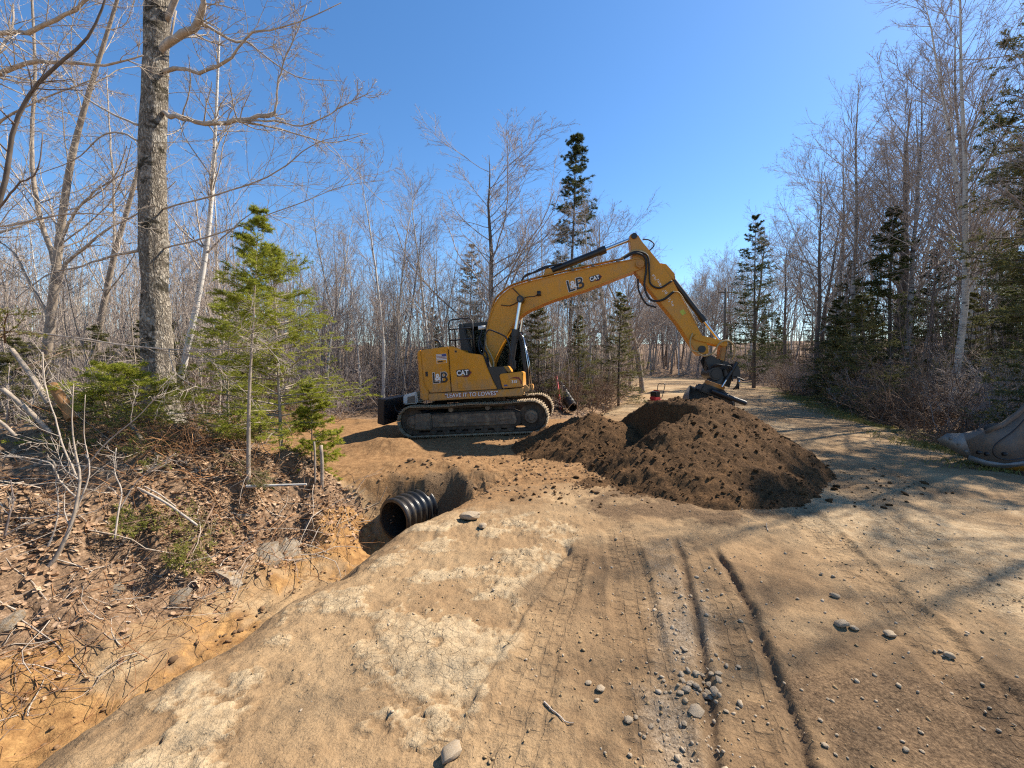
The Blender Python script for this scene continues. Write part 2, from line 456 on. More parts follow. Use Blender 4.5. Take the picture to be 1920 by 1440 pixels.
RUT1 = [(1.62, 3.95), (1.52, 3.5), (1.20, 2.5), (1.02, 2.0), (0.86, 1.61), (0.72, 1.0)]
RUT2 = [(1.90, 3.75), (1.82, 3.3), (1.68, 2.79), (1.50, 2.27), (1.37, 1.9), (1.24, 1.61), (1.05, 1.0)]
LEDGE = [(0.60, 3.95), (0.56, 3.75), (0.16, 2.86), (-0.17, 2.07), (-0.30, 1.66), (-0.5, 1.0)]
PRINTS = [  # centre line, width, depth, tread pitch, rows
    ([(1.16, 4.3), (0.97, 3.2), (0.79, 2.4), (0.60, 1.5), (0.5, 0.9)], 0.34, 0.010, 0.075, 4),
    ([(1.74, 3.7), (1.44, 2.55), (1.20, 1.9), (1.03, 1.4)], 0.26, 0.010, 0.08, 3),
    ([(3.99, 6.15), (3.3, 4.4), (2.72, 2.79), (2.3, 1.6)], 0.36, 0.010, 0.08, 4),
    ([(5.1, 6.6), (4.27, 4.57), (3.6, 3.0), (3.0, 1.6)], 0.38, 0.014, 0.09, 4),
    ([(6.9, 7.6), (5.3, 4.3), (4.3, 2.0)], 0.40, 0.014, 0.09, 4),
    ([(8.2, 13.0), (6.5, 9.2), (5.2, 6.2)], 0.42, 0.016, 0.10, 4),
    ([(10.4, 17.0), (7.9, 11.0), (6.4, 7.6)], 0.42, 0.016, 0.10, 4),
    ([(0.15, 6.9), (-0.55, 5.9), (-1.0, 5.2)], 0.5, 0.02, 0.17, 1),
    ([(2.2, 6.3), (0.6, 6.35), (-0.6, 6.1)], 0.5, 0.025, 0.17, 1),
    ([(1.5, 7.2), (0.0, 7.3), (-1.4, 6.9)], 0.5, 0.02, 0.17, 1),
    ([(0.55, 3.6), (0.25, 2.6), (0.05, 1.9), (-0.15, 1.2)], 0.30, 0.007, 0.075, 4),
]

def terrain(x, y):
    """height and soil masks"""
    x = np.asarray(x, float); y = np.asarray(y, float)
    near = sst(24, 10, np.hypot(x, y))
    lx, rx, tx = Lx(y), Rx(y), Tx(y)
    big = fbm(x * 0.12, y * 0.12, 3, 3)
    mid = fbm(x * 0.9, y * 0.9, 5, 4)
    # the road: nearly level, slightly crowned
    cr = (lx + rx) / 2; hw = (rx - lx) / 2
    q = np.clip((x - cr) / hw, -1.3, 1.3)
    z_road = 0.03 - 0.06 * q * q + 0.05 * big + 0.02 * mid
    # right verge and bank
    dr = x - rx
    z_right = -0.10 * np.exp(-((dr - 0.9) / 0.7) ** 2) + 0.95 * sst(1.0, 9.0, dr) + 0.35 * sst(3, 25, dr) * (big + 0.3) + 0.10 * mid * sst(0, 1.5, dr)
    # left ditch and bank
    u = x - tx + (0.22 * fbm(x * 0.9, y * 0.9, 7, 4, 0.55)) * sst(6.0, 4.8, y)
    ditch = -0.80 + 0.0 * u
    z_slope = ditch + 0.82 * sst(0, 1, (u + 0.12) / (1.57 + 0.55 * np.exp(-((y - 5.1) / 0.8) ** 2)))
    z_bank = -0.80 + 0.10 * sst(-0.2, -0.6, u) + 1.05 * sst(-0.55, -2.3, u) + 0.50 * sst(-2.0, -5.5, u) + 0.25 * big * sst(-2, -6, u)
    z_left = np.where(u > -0.27, z_slope, z_bank)
    bank_w = sst(-0.45, -1.0, u)
    z_left = z_left + bank_w * (0.26 * fbm(x * 1.7, y * 1.7, 21, 4) + 0.09 * np.abs(fbm(x * 5, y * 5, 23, 4)) + 0.10 * sst(-0.05, 0.05, fbm(x * 1.3, y * 2.0, 29, 4))) + 0.07 * sst(0.15, -0.25, u) * fbm(x * 3, y * 3, 25, 4) + 0.04 * sst(0.1, -0.2, u) * np.abs(fbm(x * 11, y * 11, 27, 3))
    # ditch filled by the driveway
    fill = sst(5.78, 6.25, y + 0.25 * fbm(x * 1.3, y * 1.3, 31, 3)) * sst(15.5, 13.2, y)
    z_fill = -0.06 + 0.05 * big + 0.06 * mid
    # beyond the driveway: forest floor with a shallow ditch
    z_wood = 0.05 - 0.30 * np.exp(-(u / 0.7) ** 2) + 0.4 * sst(1, 8, -u) + 0.5 * big * sst(2, 10, -u) + 0.12 * mid
    z_l = np.where(y < 10, z_left * (1 - fill) + z_fill * fill, z_wood * (1 - fill) + z_fill * fill)
    # far left behind the bank the filled drive becomes forest floor
    wl = sst(-5.0, -7.5, x) * fill
    z_l = z_l * (1 - wl) + (0.35 + 0.3 * big + 0.1 * mid) * wl
    roadw = sst(0.15, 1.45, u) * sst(0.6, -0.3, dr)
    z = z_l * (1 - roadw) + z_road * roadw
    z = np.where(dr > -0.4, z + sst(-0.3, 0.3, dr) * z_right, z)
    # tilt of the ground that the excavator stands on
    fx, fy = math.cos(EX_YAW), math.sin(EX_YAW)
    ax = (x - EXO[0]) * fx + (y - EXO[1]) * fy; ay = -(x - EXO[0]) * fy + (y - EXO[1]) * fx
    we = sst(3.4, 1.9, np.abs(ax)) * sst(2.6, 1.4, np.abs(ay))
    z = z * (1 - we) + (EXO[2] - 0.015 + math.tan(EX_PIT) * ax + 0.025 * mid) * we
    # soft berm of spoil at the rear corner of the machine and by the culvert
    z = z + 0.28 * np.exp(-(((x + 2.6) / 0.75) ** 2 + ((y - 8.3) / 0.45) ** 2)) * (1 + 0.8 * mid)
    z = z + 0.16 * np.exp(-(((x + 1.25) / 0.9) ** 2 + ((y - 6.75) / 0.4) ** 2)) * (1 + mid)
    # hole around the pipe mouth
    z = z - 0.26 * np.exp(-(((x + 1.02) / 0.24) ** 2 + ((y - 5.95) / 0.36) ** 2) ** 1.5)
    z = z - 0.20 * np.exp(-(((x + 1.85) / 0.42) ** 2 + ((y - 5.55) / 0.5) ** 2) ** 1.5)
    open_ = (1 - sst(0.3, 1.2, -u) * (1 - fill)) * sst(0.5, -0.2, dr)
    open_ = np.clip(open_, 0, 1) * np.where(y > 13, sst(-0.4, 0.5, u), 1)
    fine = fbm(x * 7, y * 7, 41, 4)
    cob = np.abs(fbm(x * 17, y * 17, 43, 3))
    z = z + near * (0.020 * fine + 0.016 * (cob - 0.2) * (0.35 + sst(-0.1, 0.3, fbm(x * 1.4, y * 1.4, 45, 3))))
    z = z + near * 0.010 * vnoise(u * 22, y * 0.9 + 3 * vnoise(u * 3, y), 47) * sst(0.0, 0.3, u) * sst(2.2, 0.9, u)
    z = z + 8.0 * sst(72, 150, np.hypot(x - 8, y)) * sst(-40, 10, y + 20)
    # masks
    mk = {}
    lit = np.clip(1 - open_, 0, 1)
    litn = fbm(x * 1.3, y * 1.3, 51, 4)
    mk['litter'] = np.clip(sst(0.25, 0.75, lit + 0.5 * litn), 0, 1)
    orange = sst(0.30, -0.05, u) * sst(-1.45, -0.75, u + 0.55 * litn) * (1 - fill) * sst(7, 6, y)
    mk['orange'] = np.clip(orange * (0.72 + 1.5 * fbm(x * 1.3, y * 1.3, 55, 5, 0.6)), 0, 1)
    mk['litter'] = mk['litter'] * (1 - 0.9 * mk['orange'])
    # wet-packed slope and broken pale crust
    slope = sst(-0.05, 0.15, u) * sst(1.15, 0.75, u + 0.35 * fbm(x * 0.8, y * 0.8, 57, 3)) * sst(6.3, 5.2, y)
    brown = np.exp(-(((x - 0.75) / 0.75) ** 2 + ((y - 2.4) / 1.3) ** 2) ** 1.5) + np.exp(-(((x - 2.3) / 1.3) ** 2 + ((y - 1.7) / 0.8) ** 2) ** 1.5) + 0.7 * np.exp(-(((x - 1.5) / 0.7) ** 2 + ((y - 3.3) / 0.7) ** 2))
    mk['packed'] = np.clip(slope + sst(0.1, 0.9, brown + 0.9 * fbm(x * 1.6, y * 1.6, 58, 5, 0.6)) * np.clip(brown * 2, 0, 1) * 0.9 + 0.55 * sst(0.05, 0.4, fbm(x * 0.7 + 0.3 * y, y * 0.35 - 0.2 * x, 59, 5, 0.6)) * open_, 0, 1)
    cz = sst(0.55, 1.0, u) * sst(0.25, -0.15, x - np.interp(y, [1, 1.66, 2.07, 2.86, 3.85, 5], [-0.5, -0.3, -0.17, 0.16, 0.58, 0.9])) * sst(5.2, 4.2, y)
    cn = fbm(x * 2.6 + 0.5 * y, y * 3.6 - 0.3 * x, 61, 7, 0.66)
    crust = cz * (0.55 * sst(-0.02, 0.02, cn + 0.02) + 0.45 * sst(-0.02, 0.02, cn - 0.20))
    wide = sst(-0.05, 0.35, fbm(x * 0.45, y * 0.45, 63, 5, 0.6)) * open_ * (1 - cz)
    mk['pale'] = np.clip(crust + 0.55 * wide * (1 - slope), 0, 1)
    rim = np.exp(-((cn + 0.03) / 0.014) ** 2) + np.exp(-((cn - 0.19) / 0.014) ** 2) + np.exp(-((cn + 0.25) / 0.012) ** 2)
    rim = cz * np.clip(rim, 0, 1) * sst(-0.1, 0.15, fbm(x * 2.1, y * 2.1, 64, 3) + 0.05)
    z = z - near * 0.014 * rim
    z = z + near * (0.020 * crust + 0.010 * cz * fbm(x * 14, y * 14, 65, 3))
    fcol = fill * sst(0.2, 1.4, rx - x) * sst(4.5, 2.0, x) + np.exp(-((x + 0.4) ** 2 / 2.2 + (y - 5.6) ** 2 / 0.7)) * 0.8
    mk['fill'] = np.clip(fcol + 0.4 * fbm(x * 0.9, y * 0.9, 67, 4) * (fcol > 0.02), 0, 1) * open_
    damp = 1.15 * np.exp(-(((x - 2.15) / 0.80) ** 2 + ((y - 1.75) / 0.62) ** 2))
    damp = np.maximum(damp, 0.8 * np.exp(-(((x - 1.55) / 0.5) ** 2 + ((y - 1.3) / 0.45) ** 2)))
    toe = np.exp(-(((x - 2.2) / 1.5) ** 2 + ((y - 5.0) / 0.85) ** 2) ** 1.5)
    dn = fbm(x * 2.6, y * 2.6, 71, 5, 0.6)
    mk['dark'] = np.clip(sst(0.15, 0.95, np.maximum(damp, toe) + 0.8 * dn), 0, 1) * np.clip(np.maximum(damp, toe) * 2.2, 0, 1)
    pipehole = np.exp(-(((x + 1.15) / 0.80) ** 2 + ((y - 6.1) / 0.45) ** 2))
    mk['dark'] = np.clip(mk['dark'] + 1.2 * pipehole * sst(0.2, 0.6, pipehole + dn), 0, 1)
    gr = np.exp(-((seg_ts(x, y, RUT1)[0] + 0.10) / 0.22) ** 2) * sst(4.1, 3.5, y) * (0.55 + 1.2 * fbm(x * 3, y * 2, 73, 4))
    mk['gravel'] = np.clip(gr, 0, 1) * 0.9
    mk['grass'] = np.clip(np.exp(-((dr - 0.35) / 0.85) ** 2) * sst(5, 9, y) * (0.6 + 1.6 * fbm(x * 0.8, y * 0.8, 75, 4)), 0, 1)
    # prints, ruts and the ledge
    sel = near > 0.02
    if np.any(sel):
        xs, ys = x[sel], y[sel]; zs = np.zeros(xs.shape); pr = np.zeros(xs.shape); tS = np.zeros(xs.shape); tT = np.zeros(xs.shape); tI = np.zeros(xs.shape)
        wob = 0.02 * fbm(xs * 4, ys * 4, 81, 2)
        for pts, w, d, p, rows in PRINTS:
            t, s, L = seg_ts(xs, ys, pts); t = t + wob
            ins = sst(w / 2, w / 2 - 0.03, np.abs(t)) * (s > 0.01) * (s < L - 0.01)
            row = np.floor((t / w + 0.5) * rows)
            fr = (t / w + 0.5) * rows - row
            ph = s / p + 0.5 * (row % 2)
            blk = sst(0.10, 0.24, np.abs(ph - np.floor(ph) - 0.5) * 2) * sst(0.02, 0.12, np.minimum(fr, 1 - fr))
            patchy = np.clip(0.55 + 1.5 * fbm(xs * 1.2 + p * 100, ys * 1.2, 83, 3), 0, 1)
            d = d * 2.1
            zs += ins * patchy * (-0.5 * d - 0.4 * d * blk) + 0.4 * d * patchy * np.exp(-((np.abs(t) - w / 2 - 0.02) / 0.025) ** 2) * (s > 0.01) * (s < L - 0.01)
            best = ins * (0.30 + 0.70 * patchy * np.clip(0.6 + 1.6 * fbm(xs * 4, ys * 4, 84, 3), 0, 1)); k = best > tI
            tS = np.where(k, s / p, tS); tT = np.where(k, (t / w + 0.5) * rows, tT); tI = np.where(k, best, tI)
        for pts, w, d in ((RUT1, 0.030, 0.034), (RUT2, 0.034, 0.050)):
            t, s, L = seg_ts(xs, ys, pts); t = t + 0.6 * wob
            t = t + 0.014 * vnoise(xs * 4, ys * 4, 86) + 0.008 * vnoise(xs * 40, ys * 40, 88)
            fade = sst(0, 0.3, s) * (0.9 + 0.2 * np.clip(0.5 + fbm(xs * 3, ys * 3, 85, 3), 0, 1))
            zs += fade * (-d * np.exp(-np.abs(t / w) ** 3) + 0.22 * d * np.exp(-((np.abs(t) - 2.2 * w) / (1.2 * w)) ** 2) * np.clip(1.0 + 1.5 * fbm(xs * 15, ys * 15, 87, 3), 0, 2))
            pr = np.maximum(pr, fade * np.exp(-(t / (w * 1.1)) ** 4))
        t, s, L = seg_ts(xs, ys, LEDGE); t = t + wob
        zs += -0.022 * sst(0.018, -0.012, t) * sst(-0.6, -0.02, t) * sst(0, 0.3, s)
        zs += -0.05 * np.exp(-(((xs - 0.52) / 0.05) ** 2 + ((ys - 3.72) / 0.16) ** 2))
        z = z.copy(); z[sel] += zs
        for nm, arr in (('tread_s', tS), ('tread_t', tT), ('tread', tI)):
            mk[nm] = np.zeros(x.shape); mk[nm][sel] = arr
        mk['print'] = 0.8 * rim; mk['print'][sel] = np.clip(np.maximum(mk['print'][sel], pr), 0, 1)
    else:
        mk['print'] = np.zeros(x.shape)
        for nm in ('tread_s', 'tread_t', 'tread'): mk[nm] = np.zeros(x.shape)
    mk['road'] = np.clip(open_, 0, 1)
    return z, mk


def graded(lo, hi, d0, g, far_lo, far_hi):
    c = list(np.arange(lo, hi, d0))
    a = []; d = d0; p = lo
    while p > far_lo:
        d *= g; p -= d; a.append(p)
    b_ = []; d = d0; p = c[-1]
    while p < far_hi:
        d *= g; p += d; b_.append(p)
    return np.array(a[::-1] + c + b_)

gx = graded(-2.9, 3.2, 0.0155, 1.07, -260, 260)
gy_near = [1.0]
while gy_near[-1] < 420: gy_near.append(gy_near[-1] + max(0.0130, 0.0076 * gy_near[-1]) * (1 if gy_near[-1] < 10 else 1.7 if gy_near[-1] < 24 else 5))
gy_back = []; d_ = 0.014; p_ = 1.0
while p_ > -160:
    d_ *= 1.09; p_ -= d_; gy_back.append(p_)
gy = np.array(gy_back[::-1] + gy_near)
GX, GY = np.meshgrid(gx, gy)
Z, MK = terrain(GX.ravel(), GY.ravel())
V = np.stack([GX.ravel(), GY.ravel(), Z], 1)
nx, ny = len(gx), len(gy)
ZG = Z.reshape(ny, nx)
def ground_z(x, y):
    j = min(max(int(np.searchsorted(gx, x)) - 1, 0), nx - 2); i = min(max(int(np.searchsorted(gy, y)) - 1, 0), ny - 2)
    a = (x - gx[j]) / (gx[j + 1] - gx[j]); b_ = (y - gy[i]) / (gy[i + 1] - gy[i])
    return float((ZG[i, j] * (1 - a) + ZG[i, j + 1] * a) * (1 - b_) + (ZG[i + 1, j] * (1 - a) + ZG[i + 1, j + 1] * a) * b_)
ii = (np.arange(ny - 1)[:, None] * nx + np.arange(nx - 1)[None, :]).ravel()
Q = np.stack([ii, ii + 1, ii + nx + 1, ii + nx], 1)

def norm_v(a): return a / np.linalg.norm(a)
# ground material, shared by the pieces of ground
def mat_ground():
    m, nt, b = new_mat('sandy_dirt'); g = NT(nt)
    v = g.coord()
    n1 = g.noise(v, 1.1, 6, 0.62); n2 = g.noise(v, 9, 7, 0.68); n3 = g.noise(v, 70, 5, 0.7); n4 = g.noise(v, 260, 3, 0.7)
    c = g.ramp(n1, [(0.36, (0.262, 0.163, 0.083)), (0.64, (0.38, 0.255, 0.137))])
    def wob(a, k=0.9, lo=0.35, hi=0.65):
        return g.ramp(g.math('ADD', a, g.math('MULTIPLY', g.math('SUBTRACT', n2, 0.5), k)), [(lo, 0.0), (hi, 1.0)])
    c = g.mix(wob(g.attr('pale'), 0.8, 0.30, 0.72), c, g.ramp(n2, [(0.35, (0.345, 0.242, 0.137)), (0.62, (0.48, 0.358, 0.215))]))
    c = g.mix(g.math('MULTIPLY', wob(g.attr('packed'), 0.5), 0.85), c, g.ramp(n1, [(0.4, (0.19, 0.118, 0.062)), (0.62, (0.285, 0.182, 0.095))]))
    c = g.mix(wob(g.attr('fill'), 0.8), c, g.ramp(n2, [(0.36, (0.185, 0.098, 0.042)), (0.66, (0.34, 0.195, 0.088))]))
    c = g.mix(g.math('MULTIPLY', wob(g.attr('gravel'), 1.3, 0.2, 0.9), 0.48), c, g.ramp(n3, [(0.38, (0.24, 0.185, 0.13)), (0.62, (0.54, 0.44, 0.32))]))
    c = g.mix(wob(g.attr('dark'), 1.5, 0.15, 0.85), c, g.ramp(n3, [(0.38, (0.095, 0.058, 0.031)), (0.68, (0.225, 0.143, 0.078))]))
    c = g.mix(wob(g.attr('orange'), 0.7), c, g.ramp(n2, [(0.34, (0.20, 0.100, 0.038)), (0.66, (0.41, 0.235, 0.092))]))
    c = g.mix(wob(g.attr('litter'), 0.7), c, g.ramp(g.noise(v, 26, 6, 0.75), [(0.36, (0.105, 0.064, 0.038)), (0.55, (0.27, 0.170, 0.100)), (0.72, (0.46, 0.32, 0.205))]))
    c = g.mix(g.math('MULTIPLY', wob(g.attr('grass'), 0.9), 0.7), c, g.ramp(n3, [(0.4, (0.10, 0.095, 0.028)), (0.65, (0.26, 0.215, 0.085))]))
    # open cracks of the dried crust
    wv = g.n("ShaderNodeMix", data_type='VECTOR'); wv.inputs[0].default_value = 0.10
    nz = g.n("ShaderNodeTexNoise"); nz.inputs["Scale"].default_value = 6; nz.inputs["Detail"].default_value = 6; g.l(v, nz.inputs["Vector"])
    g.l(v, wv.inputs[4]); g.l(nz.outputs["Color"], wv.inputs[5])
    def crk(sc, w):
        cr = g.n("ShaderNodeTexVoronoi", feature='DISTANCE_TO_EDGE'); cr.inputs["Scale"].default_value = sc; g.l(wv.outputs[1], cr.inputs["Vector"])
        return g.ramp(cr.outputs["Distance"], [(0.0, 1.0), (w, 0.0)])
    crack = g.math('MULTIPLY', g.math('MAXIMUM', crk(8, 0.035), g.math('MULTIPLY', crk(21, 0.05), 0.7)), g.math('MULTIPLY', g.math('ADD', g.attr('pale'), 0.25, True), g.ramp(n1, [(0.40, 0.0), (0.58, 1.0)])))
    c = g.mix(g.math('MULTIPLY', crack, 0.6), c, (0.13, 0.085, 0.05))
    # darker soil and shadow of ruts and crust rims, put into the colour
    c = g.mix(g.math('MULTIPLY', g.attr('print'), 0.7), c, (0.16, 0.105, 0.062))
    # tyre and track tread pressed into the dirt
    cv = g.n("ShaderNodeCombineXYZ"); g.l(g.attr('tread_s'), cv.inputs[0]); g.l(g.attr('tread_t'), cv.inputs[1])
    wz = g.n("ShaderNodeMix", data_type='VECTOR'); wz.inputs[0].default_value = 0.13; g.l(cv.outputs[0], wz.inputs[4])
    nz2 = g.n("ShaderNodeTexNoise"); nz2.inputs["Scale"].default_value = 14; nz2.inputs["Detail"].default_value = 4; g.l(v, nz2.inputs["Vector"]); g.l(nz2.outputs["Color"], wz.inputs[5])
    br = g.n("ShaderNodeTexBrick"); br.offset = 0.5; br.inputs["Scale"].default_value = 1.0; br.inputs["Mortar Size"].default_value = 0.15; br.inputs["Mortar Smooth"].default_value = 0.5
    br.inputs["Brick Width"].default_value = 1.0; br.inputs["Row Height"].default_value = 1.0; g.l(wz.outputs[1], br.inputs["Vector"])
    groove = g.math('MULTIPLY', br.outputs["Fac"], g.attr('tread'))
    c = g.mix(g.math('MULTIPLY', groove, 0.40), c, (0.115, 0.072, 0.040))
    # grain
    c = g.mix(0.55, c, g.ramp(n3, [(0.30, 0.42), (0.5, 0.97), (0.72, 1.35)]), 'MULTIPLY')
    c = g.mix(0.35, c, g.ramp(n4, [(0.30, 0.45), (0.55, 1.0), (0.75, 1.4)]), 'MULTIPLY')
    g.l(c, b.inputs["Base Color"]); b.inputs["Roughness"].default_value = 0.95
    b.inputs["Specular IOR Level"].default_value = 0.15
    bp = g.bump(g.math('SUBTRACT', 1.0, crack), 0.5, 0.012)
    bp = g.bump(g.math('SUBTRACT', 1.0, groove), 0.6, 0.018, bp)
    bp = g.bump(n2, 0.5, 0.05, bp)
    bp = g.bump(n3, 0.55, 0.014, bp)
    bp = g.bump(n4, 0.3, 0.004, bp)
    g.l(bp, b.inputs["Normal"])
    return m
M['ground'] = mat_ground()

def sub_sheet(name, sel_faces, kind='structure', label=None):
    F = Q[sel_faces]
    used = np.unique(F); remap = np.full(len(V), -1); remap[used] = np.arange(len(used))
    me = mesh_np(name, V[used], [remap[F]], True, (M['ground'],))
    for k in ('pale', 'packed', 'fill', 'gravel', 'dark', 'orange', 'litter', 'grass', 'print', 'tread_s', 'tread_t', 'tread'):
        a = me.attributes.new(k, 'FLOAT', 'POINT'); a.data.foreach_set("value", MK[k][used].astype(np.float32))
    o = link(name, me); tag(o, label, kind=kind)
    return o

fc = V[Q].mean(1)
PIPE_P, PIPE_D, PIPE_R = at(738, 974, 5.72), norm_v(np.array([0.50, 0.866, 0.012])), 0.285
rel = fc - PIPE_P; al = rel @ PIPE_D; rad_ = np.linalg.norm(rel - al[:, None] * PIPE_D, axis=1)
bored = (al > 0.02) & (al < 6.4) & (rad_ < PIPE_R - 0.01)        # the fill does not pass through the pipe
u_ = fc[:, 0] - Tx(fc[:, 1]); dr_ = fc[:, 0] - Rx(fc[:, 1]); yy = fc[:, 1]
is_drive = ~bored & (yy > 6.2) & (yy < 14.0) & (fc[:, 0] < Lx(yy)) & (fc[:, 0] > -7)
is_ditch = ~bored & (u_ < 0.75) & (u_ > -2.1) & ~is_drive & (yy < 6.2)
is_road = ~bored & (u_ >= 0.75) & (dr_ < 0.2) & ~is_drive
sub_sheet('dirt_road', is_road, label='sandy dirt logging road with tyre prints and ruts')
sub_sheet('ditch', is_ditch, label='orange clay roadside ditch with torn leafy bank')
sub_sheet('driveway', is_drive, label='freshly filled brown earth driveway under the excavator')
sub_sheet('forest_floor', ~(is_drive | is_ditch | is_road | bored), label='leaf covered forest floor')

# ------------------------------------------------------------------ heap of dark soil
def pile_h(x, y):
    n = fbm(x * 1.1, y * 1.1, 91, 4)
    yq = np.where(y < 7.7, (y - 7.7) / 3.05, (y - 7.7) / 2.3)
    d1 = np.hypot((x - 3.45 + 0.18 * (7.7 - y) * (y < 7.7)) / 2.2, yq) + 0.08 * n
    h1 = 1.22 * np.clip(1 - d1, 0, 1) ** 0.92 * 1.12
    h1 = np.minimum(h1, 1.06 + 0.10 * n)
    cut = sst(0.0, 0.42, (x - 2.42) + 0.35 * (y - 7.6) + 0.18 * n)          # steep dug face on its side
    cut = np.maximum(cut, sst(7.35, 6.55, y + 0.25 * n))
    d2 = np.hypot((x - 1.75) / 1.75, (y - 8.35) / 1.45) + 0.16 * n
    h2 = 0.66 * np.clip(1 - d2, 0, 1) ** 1.05
    d3 = np.hypot((x - 2.5) / 2.2, (y - 6.0) / 1.45) + 0.25 * n
    h3 = 0.12 * np.clip(1 - d3, 0, 1) ** 1.3
    h = np.maximum(np.maximum(h1 * cut, h2), h3)
    m = sst(0.0, 0.10, h)
    h = h + m * (0.09 * fbm(x * 3.0, y * 3.0, 93, 3) + 0.035 * np.abs(fbm(x * 11, y * 11, 95, 3)) + 0.03 * fbm(x * 28, y * 28, 97, 2))
    return h
pxs = np.arange(-0.4, 6.1, 0.034); pys = np.arange(4.0, 10.4, 0.034)
PX, PY = np.meshgrid(pxs, pys)
ph = pile_h(PX.ravel(), PY.ravel())
pz = terrain(PX.ravel(), PY.ravel())[0] + ph - 0.035
PV = np.stack([PX.ravel(), PY.ravel(), pz], 1)
n1_ = len(pxs); ii = (np.arange(len(pys) - 1)[:, None] * n1_ + np.arange(n1_ - 1)[None, :]).ravel()
PQ = np.stack([ii, ii + 1, ii + n1_ + 1, ii + n1_], 1)
keep = (ph[PQ] > 0.012).any(1); PQ = PQ[keep]
us = np.unique(PQ); rm = np.full(len(PV), -1); rm[us] = np.arange(len(us))
def mat_soil():
    m, nt, b = new_mat('dark_damp_topsoil'); g = NT(nt); v = g.coord()
    a = g.noise(v, 2.2, 6, 0.65); c_ = g.noise(v, 34, 7, 0.72); d = g.noise(v, 120, 4, 0.7)
    c = g.ramp(c_, [(0.33, (0.044, 0.024, 0.011)), (0.52, (0.118, 0.063, 0.028)), (0.72, (0.255, 0.143, 0.064))])
    c = g.mix(g.math('MULTIPLY', g.ramp(a, [(0.54, 0.0), (0.68, 1.0)]), 0.6), c, (0.23, 0.12, 0.05))
    g.l(c, b.inputs["Base Color"]); b.inputs["Roughness"].default_value = 0.95; b.inputs["Specular IOR Level"].default_value = 0.12
    bp = g.bump(c_, 0.9, 0.05); bp = g.bump(d, 0.9, 0.012, bp); g.l(bp, b.inputs["Normal"])
    return m
M['soil'] = mat_soil()
pile = link('soil_heap', mesh_np('soil_heap', PV[us], [rm[PQ]], True, (M['soil'],)))
tag(pile, 'large heap of dark brown soil on the road under the raised arm', 'soil heap')
def pile_top(x, y):
    X, Y = np.array([x]), np.array([y])
    return float(terrain(X, Y)[0][0] + pile_h(X, Y)[0] - 0.035)

def clod_mesh(name, mat, seed, sub=1, rough=0.28):
    bm = bmesh.new(); bmesh.ops.create_icosphere(bm, subdivisions=sub, radius=1.0)
    r_ = random.Random(seed)
    sx, sy, sz = r_.uniform(.8, 1.3), r_.uniform(.7, 1.05), r_.uniform(.40, .62)
    for w in bm.verts:
        k = 1 + r_.uniform(-rough, rough); w.co = Vector((w.co.x * sx * k, w.co.y * sy * k, w.co.z * sz * k))
    me = bpy.data.meshes.new(name); bm.to_mesh(me); bm.free(); me.materials.append(mat)
    if sub > 1: me.polygons.foreach_set('use_smooth', np.ones(len(me.polygons), bool)); smooth_angle(me, 42)
    return me
def mesh_arrays(me):
    v_ = np.empty(len(me.vertices) * 3); me.vertices.foreach_get("co", v_)
    f_ = np.array([list(p.vertices) for p in me.polygons])
    return v_.reshape(-1, 3), f_
def rotz_rand(n):
    a = rng.uniform(0, 2 * math.pi, n); t = rng.normal(0, 0.35, n); s2 = rng.normal(0, 0.35, n)
    ca, sa, ct, st, cs, ss = np.cos(a), np.sin(a), np.cos(t), np.sin(t), np.cos(s2), np.sin(s2)
    Rz = np.zeros((n, 3, 3)); Rz[:, 0, 0] = ca; Rz[:, 0, 1] = -sa; Rz[:, 1, 0] = sa; Rz[:, 1, 1] = ca; Rz[:, 2, 2] = 1
    Rx_ = np.zeros((n, 3, 3)); Rx_[:, 0, 0] = 1; Rx_[:, 1, 1] = ct; Rx_[:, 1, 2] = -st; Rx_[:, 2, 1] = st; Rx_[:, 2, 2] = ct
    Ry_ = np.zeros((n, 3, 3)); Ry_[:, 1, 1] = 1; Ry_[:, 0, 0] = cs; Ry_[:, 0, 2] = ss; Ry_[:, 2, 0] = -ss; Ry_[:, 2, 2] = cs
    return Rz @ Rx_ @ Ry_
def scatter(name, bases, P, sizes, mat, label, sink=0.2, smooth=False):
    """one object of many small loose pieces"""
    acc = Acc(); n = len(P); which = rng.integers(0, len(bases), n); RM = rotz_rand(n)
    for k, (bv, bf) in enumerate(bases):
        s = np.where(which == k)[0]
        if not len(s): continue
        VV = np.einsum('nij,vj->nvi', RM[s], bv) * sizes[s][:, None, None] + P[s][:, None, :]
        VV[:, :, 2] += (sizes[s] * (0.5 - sink))[:, None]
        FF = bf[None] + (np.arange(len(s)) * len(bv))[:, None, None]
        acc.add(VV.reshape(-1, 3), FF.reshape(-1, bf.shape[1]))
    o = acc.obj(name, mat, smooth=smooth); tag(o, label, kind='stuff'); return o
stone_meshes = [clod_mesh('stone', M['stone'], s, 1 if s % 2 else 2, 0.17) for s in range(6)]
low_stones = [mesh_arrays(clod_mesh('pebble_base', M['stone'], 20 + s, 1, 0.16)) for s in range(4)]
low_clods = [mesh_arrays(clod_mesh('clod_base', M['soil'], 40 + s, 1, 0.3)) for s in range(4)]
